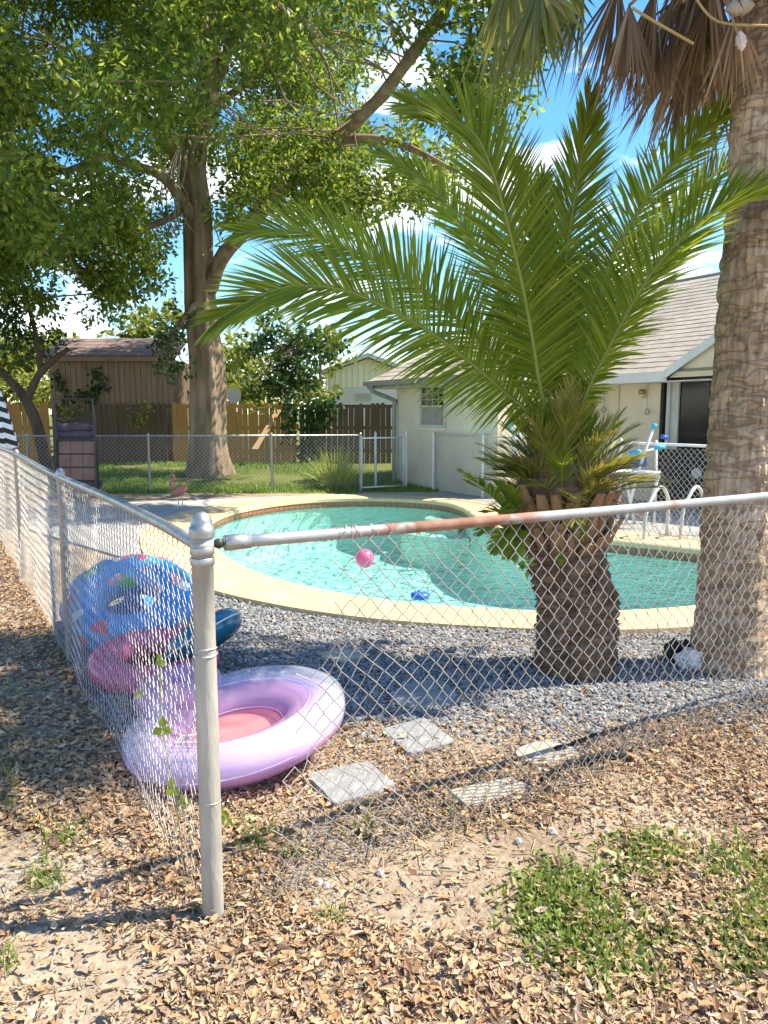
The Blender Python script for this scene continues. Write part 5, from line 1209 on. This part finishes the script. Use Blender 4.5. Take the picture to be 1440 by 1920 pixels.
# tall rack with brown squared panel
rk = at(143, 934, .02); rk = Vector((rk.x, 15.6, .02)); sx_ = rk.y / F
RK = thing('patio_rack', 'tall dark metal frame with brown squared panel and cushions', 'rack', rk)
def rpt(x, y, dy=0): return atY(x, y, rk.y + dy)
for s in (104, 178):
    MB().tube([rpt(s - (4 if s < 140 else 6), 748), rpt(s, 785), rpt(s + 2, 925)], .02, 6).build('upright', m_darkgrey, RK)
    MB().tube([rpt(s - 4, 748, .35), rpt(s, 925, .35)], .018, 6).build('upright', m_darkgrey, RK)
for y in (748, 786, 823): MB().tube([rpt(101, y), rpt(176, y)], .016, 6).build('crossbar', m_darkgrey, RK)
MB().tube([rpt(101, 748), rpt(100, 748, .35), rpt(172, 748, .35), rpt(172, 748)], .014, 6).build('top_frame', m_darkgrey, RK)
for y0, y1 in ((793, 808), (809, 821)): MB().tube([rpt(106, (y0 + y1) / 2, .12), rpt(125, (y0 + y1) / 2 + 1, .1), rpt(155, (y0 + y1) / 2 - 1, .12), rpt(174, (y0 + y1) / 2, .12)], [.07, .085, .09, .07], 10).build('cushion', M('grey lilac cushion', (.11, .09, .12), (.075, .06, .085), 4, .9), RK, smooth=True)
m_panel = M('brown panel', (.27, .17, .14), (.21, .13, .11), 3, .7)
for i in range(3):
    for j in range(3):
        a = rpt(109 + i * 23, 850 + j * 25); b = rpt(109 + i * 23 + 21, 828 + j * 25); MB().frame((a.x, rk.y + .04, a.z), (b.x - a.x, 0, 0), (0, .02, 0), (0, 0, b.z - a.z)).build('panel', m_panel, RK)
q0, q1 = rpt(106, 922), rpt(180, 826); MB().frame((q0.x, rk.y + .065, q0.z), (q1.x - q0.x, 0, 0), (0, .02, 0), (0, 0, q1.z - q0.z)).build('backing', m_darkgrey, RK)
q0, q1 = rpt(106, 925), rpt(180, 903); MB().frame((q0.x, rk.y, q0.z), (q1.x - q0.x, 0, 0), (0, .35, 0), (0, 0, q1.z - q0.z)).build('base', m_darkgrey, RK)
# black and white striped umbrella
def stripes():
    m, t, o = mk('black white stripes'); tc = nd(t, 'ShaderNodeTexCoord'); sx = nd(t, 'ShaderNodeSeparateXYZ'); t.links.new(tc.outputs['Object'], sx.inputs[0])
    mu_ = nd(t, 'ShaderNodeMath', operation='MULTIPLY_ADD'); mu_.inputs[1].default_value = .45; t.links.new(sx.outputs[0], mu_.inputs[0]); t.links.new(sx.outputs[2], mu_.inputs[2])
    m2 = nd(t, 'ShaderNodeMath', operation='MULTIPLY'); m2.inputs[1].default_value = 6.6; t.links.new(mu_.outputs[0], m2.inputs[0])
    fr_ = nd(t, 'ShaderNodeMath', operation='FRACT'); t.links.new(m2.outputs[0], fr_.inputs[0]); r_ = ramp(t, [(0, (.02, .02, .022)), (.5, (.72, .72, .7))]); r_.color_ramp.interpolation = 'CONSTANT'
    t.links.new(fr_.outputs[0], r_.inputs[0]); p = nd(t, 'ShaderNodeBsdfPrincipled'); p.inputs['Roughness'].default_value = .85; t.links.new(r_.outputs[0], p.inputs['Base Color']); t.links.new(p.outputs[0], o.inputs[0]); return m
ub = at(-14, 990, 0); ub = Vector((atY(-14, 800, 12.2).x, 12.2, 0)); UM = thing('patio_umbrella', 'closed black and white striped umbrella at the picture edge', 'umbrella', ub)
mb = MB(); prof = [(.02, 2.35), (.1, 2.2), (.2, 1.8), (.29, 1.4), (.34, 1.18), (.3, 1.15)]; n_ = 32
for r_, z in prof:
    for k in range(n_): t = 2 * math.pi * k / n_; q = r_ * (1 + .14 * math.cos(8 * t)); mb.v.append((ub.x + q * math.cos(t), ub.y + q * math.sin(t), z + .03 * math.cos(8 * t)))
for i in range(len(prof) - 1):
    for k in range(n_): mb.f.append((i * n_ + k, i * n_ + (k + 1) % n_, (i + 1) * n_ + (k + 1) % n_, (i + 1) * n_ + k))
mb.build('canopy', stripes(), UM, smooth=True); MB().tube([ub, ub + ZV * 2.45], .022, 8).build('pole', m_galv, UM)

# ------------------------------------------------------------------ stepping stones
def slab(name, label, corners, mat, th=.022, z=.0):
    P = [at(x, y, z + th) for x, y in corners]; c = sum((Vector(p) for p in P), Vector()) / len(P); g = float(gh(c.x, c.y)); mb = MB(); n = 0
    out_ = spline([list(p) for p in P], 5, True) if len(P) > 4 else None
    if out_ is None:
        out_ = []
        for i in range(4):
            a, b = Vector(P[i]), Vector(P[(i + 1) % 4])
            for k in range(6): q = a + (b - a) * (.04 + .92 * k / 5); out_.append(q + Vector((random.uniform(-.004, .004), random.uniform(-.004, .004), 0)))
    m = len(out_); top = [(p[0], p[1], g + th) for p in out_]; low = [(c.x + (p[0] - c.x) * 1.02, c.y + (p[1] - c.y) * 1.02, g + th - .008) for p in out_]; bot = [(p[0], p[1], g - .03) for p in low]
    mb.add(top + low + bot, [tuple(range(m))] + [(i, m + i, m + (i + 1) % m, (i + 1) % m) for i in range(m)] + [(m + i, 2 * m + i, 2 * m + (i + 1) % m, m + (i + 1) % m) for i in range(m)])
    o = mb.build(name, mat, base=(c.x, c.y, g)); tag(o, label, 'stepping stone', 'stepping stones in the gravel')
    return o
stones = [slab('stepping_stone', 'round grey stepping stone nearest the palm gravel', [(735, 1300), (770, 1278), (820, 1274), (852, 1292), (846, 1312), (800, 1324), (752, 1318)], m_stone),
          slab('stepping_stone', 'blue grey lozenge stepping stone in the middle of the path', [(712, 1368), (795, 1345), (852, 1388), (768, 1412)], m_stone),
          slab('stepping_stone', 'grey square stepping stone beside the lilac float', [(575, 1452), (690, 1428), (742, 1472), (628, 1508)], m_stone),
          slab('stepping_stone', 'pale irregular stepping stone by the black edging', [(968, 1405), (1010, 1388), (1068, 1396), (1092, 1416), (1050, 1432), (990, 1426)], m_stone2),
          slab('stepping_stone', 'pale square stepping stone at the fence foot', [(842, 1488), (960, 1462), (1002, 1484), (880, 1518)], m_stone2)]
stones.append(slab('stepping_stone', 'pale flat stepping stone in shade nearest the pool coping', [(592, 1224), (640, 1213), (694, 1225), (640, 1240)], m_stone2))
stone_xy = []
for o in stones:
    stone_xy.append(np.array([((o.matrix_basis @ v.co).x, (o.matrix_basis @ v.co).y) for v in o.data.vertices][:len(o.data.vertices) // 3]))
def on_stone(x, y):
    k = np.zeros(len(x), bool)
    for P in stone_xy: k |= inpoly(x, y, P)
    return k

# ------------------------------------------------------------------ plastic edging
def edging(label, pxs, h):
    p = spline([list(at(x, y, 0)) for x, y in pxs], 8); mb = MB(); b = Vector((p[0][0], p[0][1], 0)); n = len(p); V = []
    for i, q in enumerate(p):
        g = float(gh(q[0], q[1])); hh_ = h * (.7 + .5 * mnoise.noise(Vector((i * .4, 0, 0)))); V += [(q[0], q[1], g - .03), (q[0] + .02 * math.sin(i), q[1] - .015, g + hh_), (q[0], q[1] + .03, g + hh_ * .9), (q[0], q[1] + .02, g - .03)]
    mb.add(V, [(4 * i + k, 4 * i + (k + 1) % 4, 4 * i + 4 + (k + 1) % 4, 4 * i + 4 + k) for i in range(n - 1) for k in range(4)])
    tag(mb.build('garden_edging', m_rubber, base=b), label, 'edging')
edging('black plastic edging strip along the grey gravel', [(1040, 1412), (1110, 1392), (1200, 1376), (1320, 1362), (1460, 1340)], .035)
edging('torn black edging strip before the pale stones', [(1015, 1482), (1060, 1462), (1120, 1450), (1185, 1458)], .05)
edging('thin black strip lying on the pale square stone', [(838, 1492), (890, 1478), (960, 1460)], .02)

# crumpled bag by the palm foot
cbg = at(1305, 1252, 0); BG = thing('crumpled_bag', 'crumpled black and white bag at the foot of cabbage palm', 'bag', cbg)
for nm, c, s, mt in (('white_sheet', Vector((.02, -.05, .07)), (.16, .12, .08), m_white), ('black_sheet', Vector((-.08, .1, .08)), (.1, .1, .09), m_black)):
    mb = MB(); nu, nv = 18, 10
    for i in range(nu):
        for j in range(nv + 1):
            a, b = 2 * math.pi * i / nu, math.pi * j / nv; v = Vector((math.cos(a) * math.sin(b), math.sin(a) * math.sin(b), math.cos(b))); k = 1 + .5 * mnoise.noise(v * 2.3 + c * 9)
            mb.v.append(cbg + c + Vector((v.x * s[0] * k, v.y * s[1] * k, v.z * s[2] * k)))
    for i in range(nu):
        for j in range(nv): mb.f.append((i * (nv + 1) + j, i * (nv + 1) + j + 1, ((i + 1) % nu) * (nv + 1) + j + 1, ((i + 1) % nu) * (nv + 1) + j))
    mb.build(nm, mt, BG)

# ------------------------------------------------------------------ gravel, litter, weeds
def in_coping(x, y): return inpoly(x, y, cop_out) | inpoly(x, y, deck_poly)
def gravel_mask(x, y):
    px, py = proj(np.c_[x, y, 0 * x])
    lim = np.interp(px, [300, 560, 700, 850, 1000, 1100, 1440, 1800], [1380, 1370, 1370, 1370, 1375, 1395, 1352, 1300])
    return 1 - sstep(-35, 40, py - lim + 70 * (vn(x, y, 2.5, 2) - .5))
ico = []
ph_ = (1 + 5 ** .5) / 2
for a in (-1, 1):
    for b in (-1, 1): ico += [(0, a, b * ph_), (a, b * ph_, 0), (b * ph_, 0, a)]
ico = unit(np.array(ico, float))
from itertools import combinations
tri = [c for c in combinations(range(12), 3) if all(abs(np.linalg.norm(ico[i] - ico[j]) - 1.0515) < .01 for i, j in combinations(c, 2))]
tri = np.array([c if np.dot(np.cross(ico[c[1]] - ico[c[0]], ico[c[2]] - ico[c[0]]), ico[c[0]]) > 0 else (c[0], c[2], c[1]) for c in tri])
n = 130000
x = rng.uniform(-2.6, 4.6, n); y = rng.uniform(3.6, 8.8, n)
k = (rng.random(n) < gravel_mask(x, y)) & ~in_coping(x, y) & ~on_stone(x, y)
fence_x = FP0.x + (y - FP0.y) * -.581
k &= x > fence_x + .05
x, y = x[k][:52000], y[k][:52000]; n = len(x)
sz_ = rng.uniform(.006, .016, n) * np.where(rng.random(n) < .12, 1.35, 1)
shp = ico[None] * (1 + rng.normal(size=(n, 12, 1)) * .2); ax3 = rng.uniform(.6, 1.35, (n, 1, 3)); ax3[:, :, 2] *= .65
th = rng.uniform(0, 6.28, n); rt = np.zeros((n, 3, 3)); rt[:, 0, 0] = np.cos(th); rt[:, 0, 1] = -np.sin(th); rt[:, 1, 0] = np.sin(th); rt[:, 1, 1] = np.cos(th); rt[:, 2, 2] = 1
V = np.einsum('nij,nkj->nki', rt, shp * ax3) * sz_[:, None, None]; V += np.c_[x, y, gh(x, y) + sz_ * .35 + rng.uniform(0, .012, n)][:, None]
Fc = (tri[None] + (np.arange(n) * 12)[:, None, None]).reshape(-1, 3)
o = put('gravel', np_mesh('gravel', V.reshape(-1, 3), Fc, m_pebble)); tag(o, 'grey crushed stone gravel between pool coping and leaf litter', 'gravel', kind='stuff')

def litter(x, y, L, mat, name, lift=.012):
    n = len(x); th = rng.uniform(0, 6.28, n); t = np.c_[np.cos(th), np.sin(th), rng.normal(size=n) * .22]; D = unit(t)
    Nn = unit(np.c_[rng.normal(size=(n, 2)) * .42, np.ones(n)]); S = unit(np.cross(D, Nn)); U = np.cross(S, D)
    Wd = (L * rng.uniform(.1, .23, n))[:, None]; Lc = L[:, None]; cur = (rng.normal(size=n) * .22)[:, None] * Lc; cup = (rng.uniform(-.1, .8, n))[:, None] * Wd
    B = np.c_[x, y, gh(x, y) + rng.uniform(.002, lift * 2, n)]
    V = np.stack([B - D * Lc * .5 + U * cur, B - D * Lc * .18 + S * Wd + U * cup, B - D * Lc * .18 - S * Wd + U * cup, B + D * Lc * .2 + S * Wd * .85 + U * cup, B + D * Lc * .2 - S * Wd * .85 + U * cup, B + D * Lc * .5 + U * cur, B - D * Lc * .1, B + D * Lc * .15], 1)
    fs = np.array([[0, 6, 1], [0, 2, 6], [1, 6, 7], [1, 7, 3], [6, 2, 4], [6, 4, 7], [3, 7, 5], [7, 4, 5]])
    Fc = (fs[None] + (np.arange(n) * 8)[:, None, None]).reshape(-1, 3)
    return np_mesh(name, V.reshape(-1, 3), Fc, mat)
def litter_density(x, y):
    px, py = proj(np.c_[x, y, 0 * x])
    d = .35 + 1.0 * (vn(x, y, 1.6, 1) - .35) + .5 * (vn(x, y, 5, 3) - .5)
    for bx, by, rx_, ry_, am in ((110, 1850, 230, 110, .75), (690, 1690, 110, 60, .7), (1000, 1610, 210, 70, .6), (60, 1640, 130, 70, .5), (1330, 1560, 160, 50, .4)):
        d = d - am * np.exp(-(((px - bx) / rx_) ** 2 + ((py - by) / ry_) ** 2))
    d = d + .5 * np.exp(-(((px - 1300) / 220) ** 2 + ((py - 1420) / 60) ** 2)) + .35 * np.exp(-(((px - 900) / 400) ** 2 + ((py - 1840) / 110) ** 2))
    return np.clip(d, .07, 1) * (1 - .9 * gravel_mask(x, y))
n = 230000
y = 1.3 + 5.2 * rng.random(n) ** 1.35; x = rng.uniform(-1, 1, n) * (.62 * y + .5)
k = (rng.random(n) < litter_density(x, y)) & ~in_coping(x, y) & ~(on_stone(x, y) & (rng.random(n) > .13))
x, y = x[k][:78000], y[k][:78000]
o = put('leaf_litter', litter(x, y, .015 + .042 * rng.random(len(x)) ** 1.9, m_litter, 'leaf_litter')); tag(o, 'dry tan oak leaf litter covering the foreground ground', 'leaves', kind='stuff')
n = 1500; x = rng.uniform(-2, 4.4, n); y = rng.uniform(3.8, 7.5, n); k = ~in_coping(x, y); x, y = x[k], y[k]
o = put('scattered_leaves', litter(x, y, rng.uniform(.03, .06, len(x)), m_litter, 'scattered_leaves', .025)); tag(o, 'few dry leaves scattered over the grey gravel', 'leaves', kind='stuff')
n = 26000; y = 3.0 + 9.0 * rng.random(n); x = FP0.x + (y - FP0.y) * -.581 - .02 - rng.random(n) ** 1.5 * 3.2
o = put('leaf_litter', litter(x, y, rng.uniform(.03, .07, len(x)), m_litter, 'leaf_litter')); tag(o, 'shaded brown leaf litter outside the long side fence', 'leaves', kind='stuff')
n = 60000; y = 1.3 + 4.4 * rng.random(n) ** 1.3; x = rng.uniform(-1, 1, n) * (.62 * y + .4); k = ~in_coping(x, y) & ~on_stone(x, y) & (rng.random(n) < .25 + .8 * litter_density(x, y)); x, y = x[k], y[k]; n = len(x)
th = rng.uniform(0, 6.28, n); C = np.c_[x, y, gh(x, y) + rng.uniform(.002, .014, n)]; D = unit(np.c_[np.cos(th), np.sin(th), rng.normal(size=n) * .25])
o = put('leaf_crumbs', leaves_mesh('leaf_crumbs', C, D, rng.uniform(.006, .024, n), rng.uniform(.001, .005, n), leafmat('leaf crumb', [(.09, .06, .042), (.2, .14, .1), (.36, .28, .2), (.14, .09, .06), (.5, .43, .35), (.27, .18, .11)], 0, .9, .1), up=unit(np.c_[rng.normal(size=(n, 2)) * .4, np.ones(n)]))); tag(o, 'broken brown leaf crumbs and bark bits over the sand', 'leaf bits', kind='stuff')
n = 2600; y = 1.3 + 3.6 * rng.random(n) ** 1.2; x = rng.uniform(-1, 1, n) * (.6 * y + .3); k = (rng.random(n) < litter_density(x, y)) & ~in_coping(x, y) & ~on_stone(x, y); x, y = x[k], y[k]
o = put('curled_leaves', litter(x, y, rng.uniform(.035, .06, len(x)), leafmat('large dry leaf', [(.4, .24, .11), (.2, .11, .06), (.5, .36, .2), (.42, .2, .08), (.3, .2, .13), (.55, .42, .28)], .15, .65, .25), 'curled_leaves', .03)); tag(o, 'larger curled brown leaves lying on the litter', 'leaves', kind='stuff')
n = 5200; y = 1.3 + 3.4 * rng.random(n); x = rng.uniform(-1, 1, n) * (.6 * y + .3); k = (rng.random(n) < litter_density(x, y) + .1) & ~on_stone(x, y); x, y = x[k], y[k]; n = len(x)
d = unit(np.c_[rng.normal(size=(n, 2)), rng.uniform(.0, .3, n)]); o = put('straw', blades('straw', np.c_[x, y, gh(x, y) + .008], d, rng.uniform(.04, .16, n), rng.uniform(.0008, .002, n), leafmat('dry straw', [(.42, .33, .22), (.3, .22, .15), (.52, .44, .32), (.2, .14, .1)], .1, .8, .1), .25, 3)); tag(o, 'thin dry straw matted through the leaf litter', 'straw', kind='stuff')
n = 900; i_ = rng.integers(0, NP, n); f_ = rng.random(n); P2 = pool[i_] + PN[i_] * (cop_w[i_] * (.1 + .85 * f_ ** .5))[:, None]; k = rng.random(n) < .2 + .5 * (P2[:, 1] > 10); P2 = P2[k]
th = rng.uniform(0, 6.28, len(P2)); o = put('fallen_leaves', leaves_mesh('fallen_leaves', np.c_[P2, np.full(len(P2), .062)], np.c_[np.cos(th), np.sin(th), 0 * th], rng.uniform(.02, .05, len(P2)), rng.uniform(.004, .01, len(P2)), m_litter, up=np.repeat(np.array([[0, 0, 1.]]), len(P2), 0))); tag(o, 'small dry leaves blown onto the cream coping', 'leaves', kind='stuff')
# bits of twig
n = 420; y = 1.4 + 3.2 * rng.random(n); x = rng.uniform(-1, 1, n) * (.6 * y + .3); th = rng.uniform(0, 6.28, n); L = rng.uniform(.05, .2, n)
A_ = np.c_[x, y, gh(x, y) + .018]; B_ = A_ + np.c_[np.cos(th) * L, np.sin(th) * L, rng.normal(size=n) * .012]
o = put('twigs', segs_mesh('twigs', A_, B_, .0022, m_twig, 4)); tag(o, 'thin dry twigs strewn among the leaf litter', 'twigs', kind='stuff')
# dead grass runners under the fence
n = 900; s = rng.uniform(.05, 3.2, n); base = np.array(FP0)[None] + np.array(FD)[None] * s[:, None] + rng.normal(size=(n, 3)) * np.array([.07, .07, 0]); base[:, 2] = gh(base[:, 0], base[:, 1])
d = unit(rng.normal(size=(n, 3)) * np.array([1, 1, .5]) + np.array([0, 0, .5])); o = put('dry_grass', blades('dry_grass', base, d, rng.uniform(.08, .24, n), rng.uniform(.0015, .003, n), M('straw', (.4, .3, .18), (.3, .22, .13), 9, .9), .9)); tag(o, 'pale dry grass tangled along the front fence foot', 'grass', kind='stuff')

def weeds(name, label, spots, n, L, wd, mat, up=.75):
    xs, ys = [], []
    for cx, cy, rx_, ry_, k in spots:
        m = int(n * k); px = cx + rng.normal(size=m) * rx_ * .5; py = cy + rng.normal(size=m) * ry_ * .5
        for a, b in zip(px, py):
            q = at(a, min(b, 1990), 0); xs.append(q.x); ys.append(q.y)
    x = np.array(xs); y = np.array(ys); m = len(x); base = np.c_[x, y, gh(x, y)]
    d = unit(np.c_[rng.normal(size=(m, 2)), np.full(m, up)]); o = put(name, blades(name, base, d, rng.uniform(.5, 1.2, m) * L, rng.uniform(.6, 1.2, m) * wd, mat, .55, 3)); tag(o, label, 'weeds', kind='stuff')
weeds('weed_patch', 'largest green weed patch in the foreground litter', [(1090, 1730, 110, 90, .8), (1150, 1800, 120, 80, .5), (1040, 1680, 70, 50, .25), (1250, 1760, 60, 50, .1)], 3600, .052, .0095, m_weed, .7)
weeds('weed_patch', 'green weed patches along the edge of the picture by bare sand', [(1410, 1760, 90, 90, .8), (1400, 1620, 90, 40, .5), (1220, 1605, 70, 40, .35), (1440, 1690, 60, 40, .3)], 3000, .052, .0095, m_weed, .7)
weeds('weed_patch', 'thin grass tufts sprouting round the corner post', [(480, 1570, 60, 40, 1), (115, 1570, 50, 40, .7), (85, 1650, 40, 30, .5), (20, 1480, 40, 60, .7), (25, 1330, 40, 60, .6), (680, 1560, 30, 25, .3), (620, 1720, 40, 18, .25), (10, 1815, 30, 15, .2), (560, 1600, 30, 20, .2), (850, 1520, 25, 20, .15)], 130, .09, .004, m_weed, 1.2)
# vine leaves on the side fence
VL = thing('fence_vine', 'bright green vine leaves creeping up the fence beside corner post', 'vine', FP0 + LDv * .15)
for px, py, s in ((305, 1365, .045), (302, 1237, .03), (322, 1478, .04), (345, 1500, .035), (415, 1520, .03), (425, 1535, .03), (262, 1300, .02)):
    c = atY(px, py, 2.75 if px < 400 else 2.5); n = 3; D = unit(np.array([[-.3, -.2, 1], [-.8, -.2, -.5], [.7, -.2, -.6]]) + rng.normal(size=(3, 3)) * .2)
    put('leaf', leaves_mesh('leaf', np.repeat(np.array([c]), n, 0), D, np.full(n, s), np.full(n, s * .42), m_fern, .15, up=np.repeat(np.array([[.1, -1, .2]]), n, 0)), VL)
MB().tube(spline([atY(345, 1640, 2.68), atY(330, 1500, 2.7), atY(305, 1370, 2.76), atY(300, 1240, 2.8)], 5), .0022, 5).build('stem', m_rachis, VL)
# pale pebbles and shells in the sand
sh_ = [(598, 1656, .018), (612, 1662, .016), (592, 1690, .013), (712, 1640, .016), (714, 1672, .012), (1036, 1562, .02), (972, 1580, .016), (1138, 1560, .012), (1385, 1563, .012), (1350, 1700, .014), (106, 1662, .014)]
mb = MB()
for px, py, s in sh_:
    q = at(px, py, .01); g = float(gh(q.x, q.y)); mb.add([Vector((q.x, q.y, g + .006)) + Vector(v) * s * Vector((1.3, 1, .6)).length / 1.75 for v in ico], [tuple(t) for t in tri])
o = mb.build('pale_pebbles', M('pale pebble', (.55, .52, .48), (.45, .43, .4), 5, .7)); tag(o, 'pale round pebbles lying in the bare sand', 'pebbles', kind='stuff')
